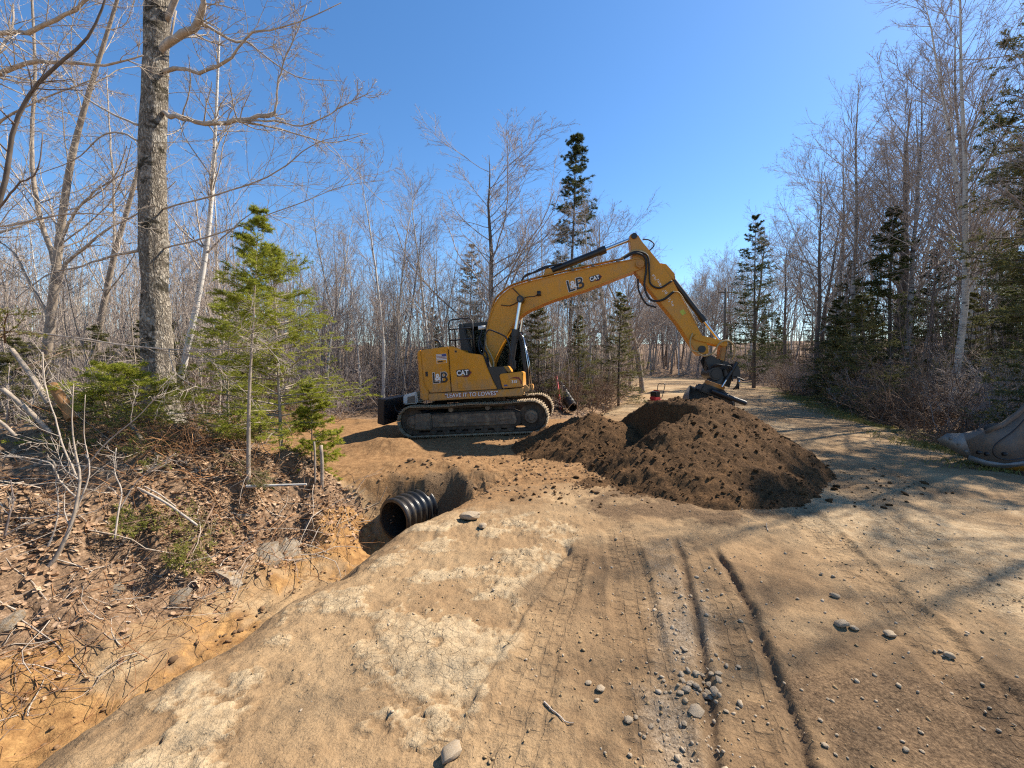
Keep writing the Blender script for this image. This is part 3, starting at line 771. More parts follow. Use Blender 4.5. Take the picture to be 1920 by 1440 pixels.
# clods on and around the heap
n = 5200
cx = rng.uniform(-0.2, 6.0, n); cy = rng.uniform(4.6, 9.6, n); hh = pile_h(cx, cy)
kp = ((hh > 0.02) & (rng.random(n) < 0.8)) | (rng.random(n) < 0.45 * np.exp(-((cx - 2.9) / 2.6) ** 2 - ((cy - 5.6) / 1.5) ** 2))
cx, cy = cx[kp], cy[kp]; hh = pile_h(cx, cy)
cz_ = terrain(cx, cy)[0] + np.where(hh > 0.012, hh - 0.035, 0)
scatter('soil_clods', low_clods, np.stack([cx, cy, cz_], 1), np.minimum(rng.gamma(1.2, 0.0085, len(cx)) + 0.005, 0.05), M['soil'], 'crumbled dark clods scattered over the soil heap')
# gravel on the road
n = 1700
gx_ = rng.uniform(-1.2, 6.5, n); gy_ = 1.2 + rng.gamma(1.6, 1.3, n)
kp = (gx_ - Tx(gy_) > 1.0) & (rng.random(n) < 0.35 + 0.65 * (gx_ > 0.6)) & (gy_ < 9)
gx_, gy_ = gx_[kp], gy_[kp]
m2 = 300
s_ = rng.uniform(0, 1, m2); px_ = np.interp(s_, [0, .35, .6, 1], [1.5, 1.2, 1.0, 0.82]) + rng.normal(-0.05, 0.13, m2); py_ = np.interp(s_, [0, .35, .6, 1], [3.5, 2.6, 2.0, 1.45]) + rng.normal(0, 0.1, m2)
gx_, gy_ = np.concatenate([gx_, px_]), np.concatenate([gy_, py_])
szs = np.minimum(rng.gamma(1.4, 0.0030, len(gx_)) + 0.0025, 0.018)
scatter('gravel', low_stones, np.stack([gx_, gy_, terrain(gx_, gy_)[0]], 1), szs, M['stone'], 'small loose gravel on the dirt road', 0.15, True)
# crumbs of dirt on the ditch slope and on the fill
n = 4200
qx = rng.uniform(-4.2, 2.0, n); qy = rng.uniform(1.6, 9.5, n)
uu = qx - Tx(qy); kp = ((np.abs(uu + 0.1) < 0.35) | ((qy > 5.2) & (uu > -1.0))) & (rng.random(n) < 0.75)
qx, qy = qx[kp], qy[kp]
M['crumb'] = mat_simple('brown_dirt_crumb', (0.22, 0.125, 0.058), 0.95, 0, 0.5, 3, 0.3, 60)
scatter('dirt_crumbs', low_clods, np.stack([qx, qy, terrain(qx, qy)[0]], 1), rng.gamma(1.6, 0.007, len(qx)) + 0.005, M['crumb'], 'brown dirt crumbs along the ditch and the fill')

n = 6000
qx = rng.uniform(-1.6, 4.6, n); qy = 1.15 + rng.gamma(1.5, 1.0, n); kp = (qx - Tx(qy) > 0.9) & (qy < 6.5) & (rng.random(n) < np.clip(0.35 + 1.6 * fbm(qx * 1.7, qy * 1.7, 401, 4), 0, 1)); qx, qy = qx[kp], qy[kp]
M['sandcrumb'] = mat_simple('sandy_crumb', (0.36, 0.245, 0.13), 0.95, 0, 0.45, 3, 0.3, 60, spec=0.1)
scatter('sand_crumbs', low_clods, np.stack([qx, qy, terrain(qx, qy)[0]], 1), np.minimum(rng.gamma(1.3, 0.0026, len(qx)) + 0.002, 0.014), M['sandcrumb'], 'sandy crumbs of broken crust strewn over the near road')

# single stones that can be picked out
def stone(px, py, size, label, group=None, k=None, mat=None, z=0.0):
    x, y = gp(px, py, z); zz = ground_z(x, y)
    o = link('stone', stone_meshes[(k if k is not None else (2 * random.randrange(3) if size > 0.055 else random.randrange(6)))], None, (x, y, zz + size * 0.22), (random.uniform(-.3, .3), random.uniform(-.3, .3), random.uniform(0, 6.28)), size * 0.5)
    tag(o, label, 'stone', group); return o
stone(1305, 1336, 0.062, 'round grey stone just below the gravel cluster in the rut')
stone(1566, 1121, 0.070, 'pale angular stone alone on the bare sand beside the shadow')
stone(1578, 1178, 0.075, 'larger of two brown stones at the edge of the damp patch')
stone(1601, 1182, 0.050, 'smaller brown stone right beside a larger one by the damp patch')
stone(1668, 1196, 0.060, 'flat grey stone on the upper rim of the damp patch')
stone(1780, 1230, 0.070, 'long flat stone near the outer rim of the damp patch')
stone(846, 1400, 0.085, 'rough lump of stone in the ledge near the bottom edge')
stone(1126, 1287, 0.042, 'round pale stone alone on the packed brown sand')
stone(1178, 1350, 0.050, 'flat pale stone, largest of the trio on the sand')
stone(1103, 1273, 0.030, 'small grey stone beside the round pale stone on brown sand')
stone(1192, 1343, 0.030, 'small stone touching the flat pale stone on the sand')
stone(1284, 1353, 0.034, 'dark round stone a hand below the rut gravel cluster')
for i in range(22):
    stone(1300 + random.uniform(-22, 48), 1283 + random.uniform(-26, 18), random.uniform(0.026, 0.045), 'small rounded stone in the tight cluster in the gravel rut', 'stones clustered in the gravel rut')
for i in range(26):
    stone(random.uniform(1180, 1880), random.uniform(1180, 1435), random.uniform(0.018, 0.034), 'small loose stone on the open brown sand', 'loose stones scattered on the open sand')
stone(882, 968, 0.20, 'tan angular rock on the ledge above the pipe mouth', z=-0.02)
stone(905, 985, 0.12, 'dark clod of earth below the tan rock', z=-0.02)
bank_rocks = [(430, 1066, 0.55, 'long pale slab of rock in the orange ditch bank'), (492, 1040, 0.36, 'pale grey rock beside the rock slab in the ditch bank'), (548, 1018, 0.42, 'blocky pale rock nearest the pipe in the ditch bank'),
              (330, 1118, 0.22, 'small white stone in the middle of the leafy bank'), (215, 1100, 0.16, 'white stone high on the leafy bank'), (5, 1165, 0.22, 'white stone cut by the edge of the picture')]
for px, py, s, lb in bank_rocks:
    p = at(px, py, 3.6 if px > 400 else 3.3)
    for Yt in np.arange(2.0, 8.0, 0.03):
        p = at(px, py, Yt)
        if p[2] <= ground_z(p[0], p[1]): break
    o = link('bank_rock', clod_mesh('bank_rock', M['rock'], int(px), 2, 0.22), None, (p[0], p[1], p[2] - s * 0.20), (0.4, -0.5, random.uniform(0, 6)), s * 0.5)
    tag(o, lb, 'rock')

def hit(px, py, y0=1.6, y1=40, step=0.02):
    """where the line of sight through (px,py) meets the ground"""
    Ys = np.arange(y0, y1, step)
    P = np.array([at(px, py, Y_) for Y_ in Ys])
    gz = terrain(P[:, 0], P[:, 1])[0]
    k = np.argmax(P[:, 2] <= gz)
    return P[k]
# ------------------------------------------------------------------ excavator
def build_excavator():
    ex = empty('excavator', tuple(EXO), (0, -EX_PIT, EX_YAW))
    tag(ex, 'orange-yellow tracked excavator with its arm reaching over the soil heap', 'excavator')
    Yl, Yw, Bk = M['yellow'], M['yellow_worn'], M['black']

    def cyl(name, p, q, r, mat, par=ex, sides=20, r2=None, steps=2):
        a = Acc(); p, q = np.array(p, float), np.array(q, float); t = np.linspace(0, 1, steps)[:, None]
        a.tube(p + (q - p) * t, np.linspace(r, r2 if r2 else r, steps), sides)
        o = a.obj(name, mat, par); smooth_angle(o.data, 40); return o
    def hose(pts, r, mat=M['rubber'], name='hose', par=ex, n=40):
        a = Acc(); a.tube(spline(pts, n), r, 8); return a.obj(name, mat, par)
    def text(body, loc, size, mat, par, rot=0.0, off=0.0, side=-1, shear=0.0, ext=0.002, name='lettering', sx=1.0, spacing=1.0):
        cu = bpy.data.curves.new(name, 'FONT'); cu.body = body; cu.size = size; cu.align_x = 'CENTER'; cu.align_y = 'CENTER'
        cu.extrude = ext; cu.offset = off; cu.shear = shear; cu.space_character = spacing
        cu.materials.append(mat)
        tmp = bpy.data.objects.new(name, cu); me = bpy.data.meshes.new_from_object(tmp); bpy.data.objects.remove(tmp)
        if not me.materials: me.materials.append(mat)
        o = link(name, me, par)
        o.matrix_local = Matrix.Translation(loc) @ Matrix.Rotation(-rot, 4, 'Y') @ Matrix.Rotation(R(90), 4, 'X') @ Matrix.Diagonal((sx, 1, 1, 1))
        return o
    def plate(name, prof, y, mat, par, th=0.004):
        return prism(name, prof, y - th, y, mat, par, 0)

    # --- undercarriage
    cen, zc, rad = 1.47, 0.405, 0.365
    shoe = Acc(); shoe.box((0, 0, 0), (0.160, 0.50, 0.022))
    for gx2 in (-0.06, 0.0, 0.06): shoe.box((gx2, 0, 0.022), (0.016, 0.49, 0.030))
    shoe_me = shoe.mesh('track_shoe', (M['trackshoe'],), False)
    straight = 2 * cen; peri = 2 * straight + 2 * math.pi * rad; nsh = 48
    for sgn in (-1, 1):
        yc = sgn * 0.995
        tr = empty('track'); tr.parent = ex; tr.location = (-0.035, yc, 0)
        tr["label"] = 'muddy steel crawler track'
        for k in range(nsh):
            s = (k + 0.3) / nsh * peri
            if s < straight: p = (-cen + s, 0, zc + rad); a = 0.0; p = (p[0], 0, p[2] - 0.02 * math.sin(math.pi * s / straight * 2) ** 2)
            elif s < straight + math.pi * rad: th = (s - straight) / rad; p = (cen + rad * math.sin(th), 0, zc + rad * math.cos(th)); a = th
            elif s < 2 * straight + math.pi * rad: d = s - straight - math.pi * rad; p = (cen - d, 0, zc - rad); a = math.pi
            else: th = (s - 2 * straight - math.pi * rad) / rad; p = (-cen - rad * math.sin(th), 0, zc - rad * math.cos(th)); a = math.pi + th
            link('track_shoe', shoe_me, tr, p, (0, a, 0))
        ch = Acc()   # chain links under the shoes
        th = np.linspace(0, 2 * math.pi, 96)
        S = np.linspace(0, peri, 97)[:-1]; pts = []
        for s in S:
            r2 = rad - 0.05
            if s < straight: pts.append((-cen + s, 0, zc + r2))
            elif s < straight + math.pi * rad: t_ = (s - straight) / rad; pts.append((cen + r2 * math.sin(t_), 0, zc + r2 * math.cos(t_)))
            elif s < 2 * straight + math.pi * rad: pts.append((cen - (s - straight - math.pi * rad), 0, zc - r2))
            else: t_ = (s - 2 * straight - math.pi * rad) / rad; pts.append((-cen - r2 * math.sin(t_), 0, zc - r2 * math.cos(t_)))
        pts.append(pts[0])
        for yo in (-0.085, 0.085): ch.tube(np.array(pts) + (0, yo, 0), 0.042, 6, False)
        ch.obj('track_chain', M['trackside'], tr)
        prof = [(-1.22, 0.24), (-1.05, 0.16), (1.05, 0.16), (1.22, 0.26), (1.22, 0.50), (1.02, 0.58), (-0.9, 0.58), (-1.22, 0.55)]
        fr = prism('track_frame', prof, -0.17, 0.17, M['trackside'], tr, 0.02)
        out = -1 if sgn < 0 else 1
        def yb(a_, b_): return (out * a_, out * b_) if out > 0 else (-b_, -a_)
        prism('guard_plate', [(-1.44, 0.20), (-0.98, 0.20), (-0.98, 0.60), (-1.40, 0.60)], *yb(0.15, 0.235), M['trackmetal'], tr, 0.03)
        prism('frame_beam', [(-0.97, 0.25), (1.08, 0.25), (1.12, 0.34), (1.08, 0.54), (-0.97, 0.54)], *yb(0.165, 0.20), M['trackmetal'], tr, 0.012)
        prism('step_plate', [(-0.18, 0.32), (0.62, 0.32), (0.62, 0.46), (-0.18, 0.46)], *yb(0.195, 0.225), M['trackmetal'], tr, 0.012)
        prism('step_plate', [(-0.82, 0.36), (-0.40, 0.36), (-0.40, 0.42), (-0.82, 0.42)], *yb(0.195, 0.222), M['trackmetal'], tr, 0.008)
        prism('step_plate', [(0.70, 0.36), (1.0, 0.36), (1.0, 0.43), (0.70, 0.43)], *yb(0.195, 0.222), M['trackmetal'], tr, 0.008)
        for xx, nm in ((cen, 'idler_wheel'), (-cen, 'drive_sprocket')):
            cyl(nm, (xx, -0.10, zc), (xx, 0.10, zc), 0.295, M['trackside'], tr, 28)
            cyl('wheel_hub', (xx, out * 0.10, zc), (xx, out * 0.20, zc), 0.175, M['trackmetal'], tr, 24, 0.15)
            cyl('hub_cap', (xx, out * 0.20, zc), (xx, out * 0.235, zc), 0.095, M['trackmetal'], tr, 18, 0.08)
        for k in range(7):
            xx = -0.96 + k * 0.32
            cyl('track_roller', (xx, -0.16, 0.155), (xx, 0.16, 0.155), 0.085, M['trackside'], tr, 14)
        for xx in (-0.50, 0.42):
            cyl('top_roller', (xx, -0.12, 0.66), (xx, 0.14, 0.66), 0.062, M['trackmetal'], tr, 14)
    prism('undercarriage_frame', [(-0.85, 0.30), (0.85, 0.30), (0.7, 0.66), (-0.7, 0.66)], -0.83, 0.83, M['trackside'], ex, 0.03)
    cyl('swing_ring', (0, 0, 0.66), (0, 0, 0.90), 0.62, M['trackside'], ex, 40)

    # --- dozer blade behind the machine
    bl = prism('dozer_blade', [(-2.40, 0.42), (-2.22, 0.36), (-2.20, 0.62), (-2.16, 0.98), (-2.34, 1.00), (-2.36, 0.74)], -1.27, 1.27, Bk, ex, 0.012)
    prism('blade_top_cap', [(-2.35, 0.985), (-2.13, 0.965), (-2.13, 1.0), (-2.34, 1.03)], -1.26, 1.26, Bk, bl, 0.005)
    for yb_ in (-0.55, 0.55):
        a = Acc(); a.box((-1.55, yb_, 0.52), (1.40, 0.14, 0.16), np.array(Matrix.Rotation(R(-3), 3, 'Y'))); a.obj('blade_arm', Bk, bl, False)
    cyl('blade_cylinder', (-2.1, -0.2, 0.80), (-1.0, -0.2, 0.62), 0.07, Bk, bl)
    wb = prism('white_blade_cover', [(-1.98, 0.80), (-1.58, 0.82), (-1.585, 1.13), (-1.97, 1.05)], -0.62, 0.0, M['white'], ex, 0.03)
    prism('grey_cover_panel', [(-1.86, 0.84), (-1.63, 0.845), (-1.635, 1.03), (-1.84, 1.0)], -0.632, -0.622, M['greysteel'], wb, 0.004)
    hose([(-2.15, -0.8, 0.80), (-2.05, -0.85, 0.66), (-1.8, -0.8, 0.66), (-1.5, -0.7, 0.76), (-1.2, -0.5, 0.8)], 0.016)

    # --- house
    arc = [(-1.05, -1.19)] + [(-1.05 - 0.50 * math.cos(t) ** 0.7 if math.cos(t) > 0 else -1.05, 1.19 * math.sin(t)) for t in np.linspace(-1.45, 1.45, 15)] + [(-1.05, 1.19)]
    arc = [(-1.23, -1.17), (-1.33, -1.02), (-1.44, -0.7), (-1.50, -0.35), (-1.52, 0), (-1.50, 0.35), (-1.44, 0.7), (-1.33, 1.02), (-1.23, 1.17), (-1.0, 1.19), (-1.0, -1.19)]
    cw = prism('counterweight', arc, 0.92, 2.14, Yl, ex, 0.045, 'z', 3)
    core = prism('gap_shade_core', [(-1.10, 0.98), (-1.10, 2.10), (-0.46, 2.14), (-0.36, 2.13), (0.05, 1.93), (0.33, 1.88), (0.43, 1.60), (0.72, 1.05), (1.24, 1.03), (1.24, 0.95)], -1.150, -0.42, M['decal_black'], ex, 0.01)  # body core coloured black so the gaps between doors look shadowed
    prism('engine_hood', [(-1.12, 1.2), (-1.12, 2.11), (-0.44, 2.145), (-0.30, 2.12), (-0.30, 1.2)], -0.44, 1.16, Yl, ex, 0.03)
    # doors and skins on the near side
    prism('rear_corner_skin', [(-1.235, 1.0), (-1.20, 0.93), (-1.06, 0.93), (-1.06, 1.085), (-1.02, 1.10), (-1.125, 1.28), (-1.15, 1.6), (-1.165, 2.15), (-1.20, 2.155), (-1.245, 2.12)], -1.19, -1.13, Yl, ex, 0.012)
    d1 = prism('rear_side_door', [(-1.00, 1.10), (-0.475, 1.10), (-0.475, 2.185), (-0.62, 2.182), (-1.155, 2.155), (-1.14, 1.6), (-1.112, 1.29)], -1.195, -1.14, Yl, ex, 0.012)
    prism('door_latch', [(-1.085, 1.50), (-1.02, 1.50), (-1.02, 1.62), (-1.085, 1.62)], -1.199, -1.19, M['decal_black'], d1, 0.003)
    d2 = prism('engine_side_door', [(-0.455, 1.10), (0.665, 1.10), (0.565, 1.33), (0.448, 1.65), (0.37, 1.915), (0.30, 1.945), (0.075, 1.985), (-0.02, 2.02), (-0.28, 2.155), (-0.37, 2.185), (-0.455, 2.19)], -1.195, -1.14, Yl, ex, 0.014)
    prism('latch_hole', [(-0.305, 2.03), (-0.255, 2.03), (-0.255, 2.08), (-0.305, 2.08)], -1.1985, -1.19, M['decal_black'], d2, 0.003)
    prism('pressed_panel', [(-0.30, 1.16), (0.50, 1.16), (0.42, 1.34), (-0.28, 1.34)], -1.199, -1.193, Yl, d2, 0.003)
    sill = prism('side_sill', [(-1.05, 0.905), (1.25, 0.905), (1.29, 0.935), (1.29, 1.095), (0.95, 1.078), (-1.05, 1.08)], -1.195, -0.95, Yl, ex, 0.018)
    prism('side_sill', [(-1.05, 0.905), (1.25, 0.905), (1.29, 0.935), (1.29, 1.08), (-1.05, 1.08)], 0.95, 1.195, Yl, ex, 0.018)
    prism('main_deck', [(-1.1, 0.90), (1.22, 0.90), (1.22, 1.02), (-1.1, 1.02)], -0.94, 0.94, Bk, ex, 0.02)
    prism('tie_down_lug', [(1.29, 0.98), (1.40, 1.00), (1.42, 1.08), (1.35, 1.16), (1.29, 1.14)], -1.12, -1.06, Yl, ex, 0.01)
    prism('black_step_panel', [(0.455, 1.635), (0.84, 1.62), (0.92, 1.46), (0.735, 1.43), (0.785, 1.085), (0.68, 1.09), (0.575, 1.34)], -1.18, -0.6, Bk, ex, 0.012)
    prism('step_top', [(0.80, 1.62), (0.90, 1.63), (1.0, 1.48), (0.93, 1.47)], -1.05, -0.55, Yl, ex, 0.01)
    tb = prism('storage_box', [(0.795, 1.105), (1.285, 1.115), (1.292, 1.455), (1.26, 1.475), (0.80, 1.452), (0.735, 1.425)], -1.198, -0.55, Yl, ex, 0.022)
    text('315', (1.09, -1.2015, 1.245), 0.088, M['decal_white'], tb, 0.02, 0.003)
    plate('decal_swoosh', [(0.99, 1.33), (1.10, 1.36), (1.20, 1.35), (1.26, 1.27), (1.27, 1.19), (1.24, 1.17), (1.23, 1.25), (1.18, 1.31), (1.08, 1.325)], -1.1985, M['decal_red'], tb, 0.002)
    plate('small_sticker', [(0.84, 1.15), (0.92, 1.15), (0.92, 1.19), (0.84, 1.19)], -1.1985, M['decal_blue'], tb, 0.002)
    # exhaust and rails
    hose([(-0.90, -0.5, 2.12), (-0.90, -0.5, 2.30), (-0.93, -0.5, 2.38), (-1.02, -0.5, 2.42)], 0.035, Bk, 'exhaust_pipe', n=16)
    a = Acc(); ry = -0.92
    rl = [(-0.505, ry, 2.12), (-0.50, ry, 2.5), (-0.495, ry, 2.79), (-0.44, ry, 2.85), (-0.2, ry, 2.86), (0.03, ry, 2.86), (0.105, ry, 2.79), (0.11, ry, 2.4), (0.115, ry, 1.93)]
    a.tube(np.array(rl), 0.019, 8)
    a.tube(np.array([(-0.50, ry, 2.62), (0.105, ry, 2.62)]), 0.016, 8); a.tube(np.array([(-0.50, ry, 2.35), (0.11, ry, 2.35)]), 0.016, 8)
    a.tube(np.array([(-0.50, ry, 2.64), (-0.505, ry + 0.5, 2.66), (-0.505, ry + 0.5, 2.12)]), 0.018, 8)
    a.obj('rear_handrail', Bk, ex)
    a = Acc(); a.tube(spline([(0.36, -1.12, 1.93), (0.40, -1.12, 2.05), (0.45, -1.12, 2.36), (0.50, -1.12, 2.48), (0.60, -1.12, 2.50), (0.90, -1.12, 2.345), (0.97, -1.12, 2.25), (1.03, -1.12, 2.0), (1.08, -1.12, 1.47)], 40), 0.018, 8); a.obj('front_handrail', Bk, ex)
    # mirror arm and mirror on the near rail, muffler stack behind it
    prism('mirror', [(1.04, 1.55), (1.12, 1.53), (1.14, 1.75), (1.07, 1.77)], -1.10, -0.98, Bk, ex, 0.02)
    prism('cab_rear_post', [(-0.56, 2.88), (-0.42, 2.86), (-0.18, 2.0), (-0.30, 1.6), (-0.50, 1.6), (-0.53, 2.2)], 0.10, 0.24, Bk, ex, 0.03)
    # cab on the far side
    cab = empty('cab'); cab.parent = ex
    def cb(name, prof, y0, y1, mat=Bk, bv=0.012): return prism(name, prof, y0, y1, mat, cab, bv)
    cb('cab_roof', [(-0.48, 2.78), (0.92, 2.74), (0.95, 2.80), (0.85, 2.86), (-0.40, 2.88), (-0.48, 2.86)], 0.18, 1.18)
    for y0, y1 in ((0.18, 0.25), (1.11, 1.18)):
        cb('cab_pillar', [(-0.46, 1.0), (-0.36, 1.0), (-0.36, 2.80), (-0.46, 2.80)], y0, y1)
        cb('cab_pillar', [(0.83, 2.78), (0.93, 2.78), (1.16, 2.30), (1.23, 1.5), (1.24, 1.0), (1.16, 1.0), (1.15, 1.5), (1.08, 2.28)], y0, y1)
        cb('cab_pillar', [(0.22, 1.0), (0.28, 1.0), (0.28, 2.80), (0.22, 2.80)], y0, y1)
        cb('cab_lower_panel', [(-0.45, 1.0), (1.22, 1.0), (1.21, 1.32), (-0.45, 1.32)], y0 + .003, y1 - .003)
    for y0 in (0.21, 1.145):
        cb('side_window', [(-0.37, 1.31), (1.16, 1.31), (1.10, 2.25), (0.87, 2.76), (-0.37, 2.79)], y0, y0 + 0.006, M['glass'], 0)
    w1 = prism('front_window', [(1.17, 1.31), (1.176, 1.31), (1.116, 2.27), (0.886, 2.77), (0.88, 2.77), (1.11, 2.27)], 0.25, 1.11, M['glass'], cab, 0)
    cb('operator_seat', [(-0.25, 1.3), (0.3, 1.3), (0.32, 1.5), (0.0, 1.52), (-0.1, 2.2), (-0.25, 2.25)], 0.45, 0.95, M['decal_black'], 0.03)
    cb('wiper_arm', [(1.185, 1.4), (1.20, 1.4), (1.15, 2.2), (1.135, 2.2)], 0.30, 0.32, Bk, 0)
    a = Acc(); a.tube(np.array([(1.27, 0.22, 1.0), (1.27, 0.22, 1.6), (1.20, 0.22, 2.35), (1.12, 0.22, 2.5)]), 0.016, 8); a.tube(np.array([(1.32, 0.30, 1.0), (1.30, 0.30, 1.7), (1.20, 0.30, 2.3)]), 0.014, 8); a.obj('grab_bar', M['chrome'], cab)
    a = Acc(); a.box((0.1, 0.16, 2.72), (0.22, 0.05, 0.10)); a.obj('work_light', M['decal_white'], cab, False)

    # --- boom
    top = [(0.10, 1.45), (0.13, 1.78), (0.28, 2.45), (0.405, 2.924), (0.595, 3.306), (0.82, 3.51), (1.149, 3.677), (2.145, 3.834), (3.348, 3.96), (4.053, 4.03), (4.22, 4.03), (4.33, 3.90)]
    bot = [(0.42, 1.45), (0.44, 1.79), (0.964, 2.671), (1.303, 2.97), (1.68, 3.12), (2.109, 3.249), (2.902, 3.427), (4.076, 3.754), (4.26, 3.78)]
    tp = spline([(p[0], 0, p[1]) for p in top], 50)[:, [0, 2]]; bt = spline([(p[0], 0, p[1]) for p in bot], 44)[:, [0, 2]]
    bw = 0.20
    boom = prism('boom', [tuple(p) for p in tp] + [tuple(p) for p in bt[::-1]], -bw, bw, Yl, ex, 0.006, segs=1)
    def strip(line, w, t, name, side):
        L = np.array(line); T = np.gradient(L, axis=0); T /= np.linalg.norm(T, axis=1, keepdims=True); N = np.stack([-T[:, 1], T[:, 0]], 1) * side
        poly = [tuple(p) for p in L + N * t] + [tuple(p) for p in (L - N * 0.012)[::-1]]
        return prism(name, poly, -w, w, Yl, boom, 0.003, segs=1)
    strip(tp[4:46], 0.225, 0.014, 'top_plate', 1); strip(bt[2:42], 0.225, 0.014, 'bottom_plate', -1)
    for (xx, zz), r in (((4.22, 3.90), 0.10), ((1.255, 3.29), 0.085)):
        cyl('pivot_pin', (xx, -0.27 if r > .09 else -0.45, zz), (xx, 0.27 if r > .09 else 0.45, zz), r, M['black'] if r < .09 else Yw, boom, 24)
        cyl('pin_cap', (xx, -0.285 if r > .09 else -0.465, zz), (xx, -0.268 if r > .09 else -0.449, zz), r * 0.55, Yw if r > .09 else M['trackmetal'], boom, 18)
    a = Acc(); a.box((1.72, -0.225, 3.42), (0.09, 0.06, 0.12)); a.obj('boom_light', Bk, boom, False)
    hose([(1.24, -0.22, 3.30), (1.40, -0.22, 3.36), (1.60, -0.22, 3.36), (1.70, -0.22, 3.41)], 0.010, n=16)
    hose([(1.05, -0.22, 3.62), (1.20, -0.22, 3.45), (1.25, -0.24, 3.36)], 0.012, n=12)
    hose([(0.72, -0.22, 3.22), (0.95, -0.22, 3.18), (1.20, -0.24, 3.27)], 0.011, n=12)
    for k, yo in enumerate((-0.215, -0.17, -0.12, 0.12, 0.17)):   # lines along the top of the boom
        o_ = 0.03 + 0.012 * (k % 2)
        hose([(0.16, yo, 1.95), (0.30, yo, 2.62), (0.41, yo, 2.98), (0.56, yo, 3.34 + o_), (0.80, yo, 3.55 + o_), (1.15, yo, 3.71 + o_), (2.15, yo, 3.87 + o_), (3.3, yo, 4.0 + o_), (3.85, yo, 4.055 + o_)], 0.016, M['rubber'] if k % 2 else Yw, 'boom_line', n=70)
    for xx, zz in ((1.5, 3.78), (2.6, 3.92), (3.1, 3.975), (3.7, 4.03)):
        a = Acc(); a.box((xx, -0.19, zz), (0.06, 0.10, 0.07)); a.obj('line_clamp', M['greysteel'], boom, False)
    # hoses in front of the foot
    hose([(0.10, -0.30, 2.45), (0.16, -0.34, 2.2), (0.32, -0.5, 1.98), (0.36, -0.55, 1.72), (0.33, -0.6, 1.55)], 0.022)
    hose([(0.27, -0.25, 2.45), (0.28, -0.32, 2.2), (0.42, -0.5, 1.95), (0.50, -0.6, 1.75), (0.50, -0.7, 1.6)], 0.020, M['hose_tan'])
    hose([(0.18, -0.25, 2.6), (0.10, -0.35, 2.3), (0.15, -0.5, 2.05), (0.27, -0.6, 1.9)], 0.018)
    # --- cylinders
    def hyd(name, p, q, r, frac, rr, yoff, mat=Bk):
        p, q = np.array(p, float), np.array(q, float)
        P3 = lambda v: (v[0], yoff, v[1])
        mid = p + (q - p) * frac
        c = cyl(name, P3(p), P3(mid), r, mat)
        d = (q - p) / np.linalg.norm(q - p)
        cyl('gland', P3(mid - d * 0.13), P3(mid + d * 0.05), r * 1.22, mat, c)
        cyl('rod', P3(mid), P3(q), rr, M['chrome'], c)
        for pt, rad_ in ((p, r * 1.1), (q, r * 1.05)):
            cyl('rod_eye', (pt[0], yoff - r, pt[1]), (pt[0], yoff + r, pt[1]), rad_, mat, c)
        return c
    for yo in (-0.37, 0.37): hyd('boom_cylinder', (0.80, 1.25), (1.255, 3.29), 0.085, 0.61, 0.05, yo)
    hyd('stick_cylinder', (1.98, 3.985), (4.13, 4.60), 0.085, 0.66, 0.045, 0.0)
    prism('cylinder_bracket', [(1.80, 3.79), (2.15, 3.83), (2.05, 4.05), (1.93, 4.05)], -0.13, -0.09, Yl, boom, 0.01)
    prism('cylinder_bracket', [(1.80, 3.79), (2.15, 3.83), (2.05, 4.05), (1.93, 4.05)], 0.09, 0.13, Yl, boom, 0.01)
    hose([(2.35, -0.08, 4.15), (2.0, -0.10, 4.10), (1.65, -0.12, 3.99), (1.42, -0.12, 3.95), (1.28, -0.14, 3.80)], 0.024)
    hose([(2.20, -0.02, 4.14), (1.9, -0.05, 4.12), (1.55, -0.08, 3.98), (1.36, -0.10, 3.90)], 0.020)
    # --- stick
    front = [(4.05, 4.66), (4.15, 4.68), (4.24, 4.60), (4.312, 4.457), (4.50, 4.19), (4.66, 3.96), (4.949, 3.513), (5.37, 2.548), (5.723, 1.775), (5.72, 1.62)]
    back = [(5.52, 1.57), (5.44, 1.66), (5.043, 2.382), (4.567, 3.072), (4.30, 3.46), (4.12, 3.74), (4.06, 4.0), (4.06, 4.15), (4.035, 4.41), (4.02, 4.58)]
    stick = prism('stick', front + back, -0.165, 0.165, Yl, ex, 0.012)
    prism('cylinder_bracket', [(4.70, 3.90), (4.86, 3.86), (5.05, 3.60), (5.03, 3.45), (4.93, 3.52)], -0.12, -0.08, Yl, stick, 0.01)
    prism('cylinder_bracket', [(4.70, 3.90), (4.86, 3.86), (5.05, 3.60), (5.03, 3.45), (4.93, 3.52)], 0.08, 0.12, Yl, stick, 0.01)
    for (xx, zz), r in (((4.13, 4.60), 0.07), ((5.56, 1.725), 0.085), ((4.22, 3.90), 0.085)):
        cyl('pivot_pin', (xx, -0.21, zz), (xx, 0.21, zz), r, M['black'] if r != .085 or zz > 3 else Bk, stick, 20)
    hyd('bucket_cylinder', (4.99, 3.53), (6.09, 1.81), 0.068, 0.63, 0.036, 0.0)
    for yo in (-0.19, 0.19):
        prism('tipping_link', [(5.36, 2.02), (5.44, 2.10), (6.05, 1.89), (6.14, 1.86), (6.13, 1.76), (6.05, 1.75), (5.42, 1.95)], yo - 0.02, yo + 0.02, Yl, ex, 0.01)
    prism('bucket_link', [(6.03, 1.88), (6.15, 1.86), (6.12, 1.60), (6.06, 1.34), (5.95, 1.34), (5.99, 1.6)], -0.13, 0.13, Yw, ex, 0.02)
    # hoses round the stick
    hose([(3.85, -0.20, 4.08), (4.10, -0.27, 4.16), (4.33, -0.27, 4.05), (4.36, -0.25, 3.75), (4.30, -0.24, 3.35), (4.42, -0.23, 3.02), (4.70, -0.23, 2.98), (4.98, -0.22, 3.16)], 0.026, n=60)
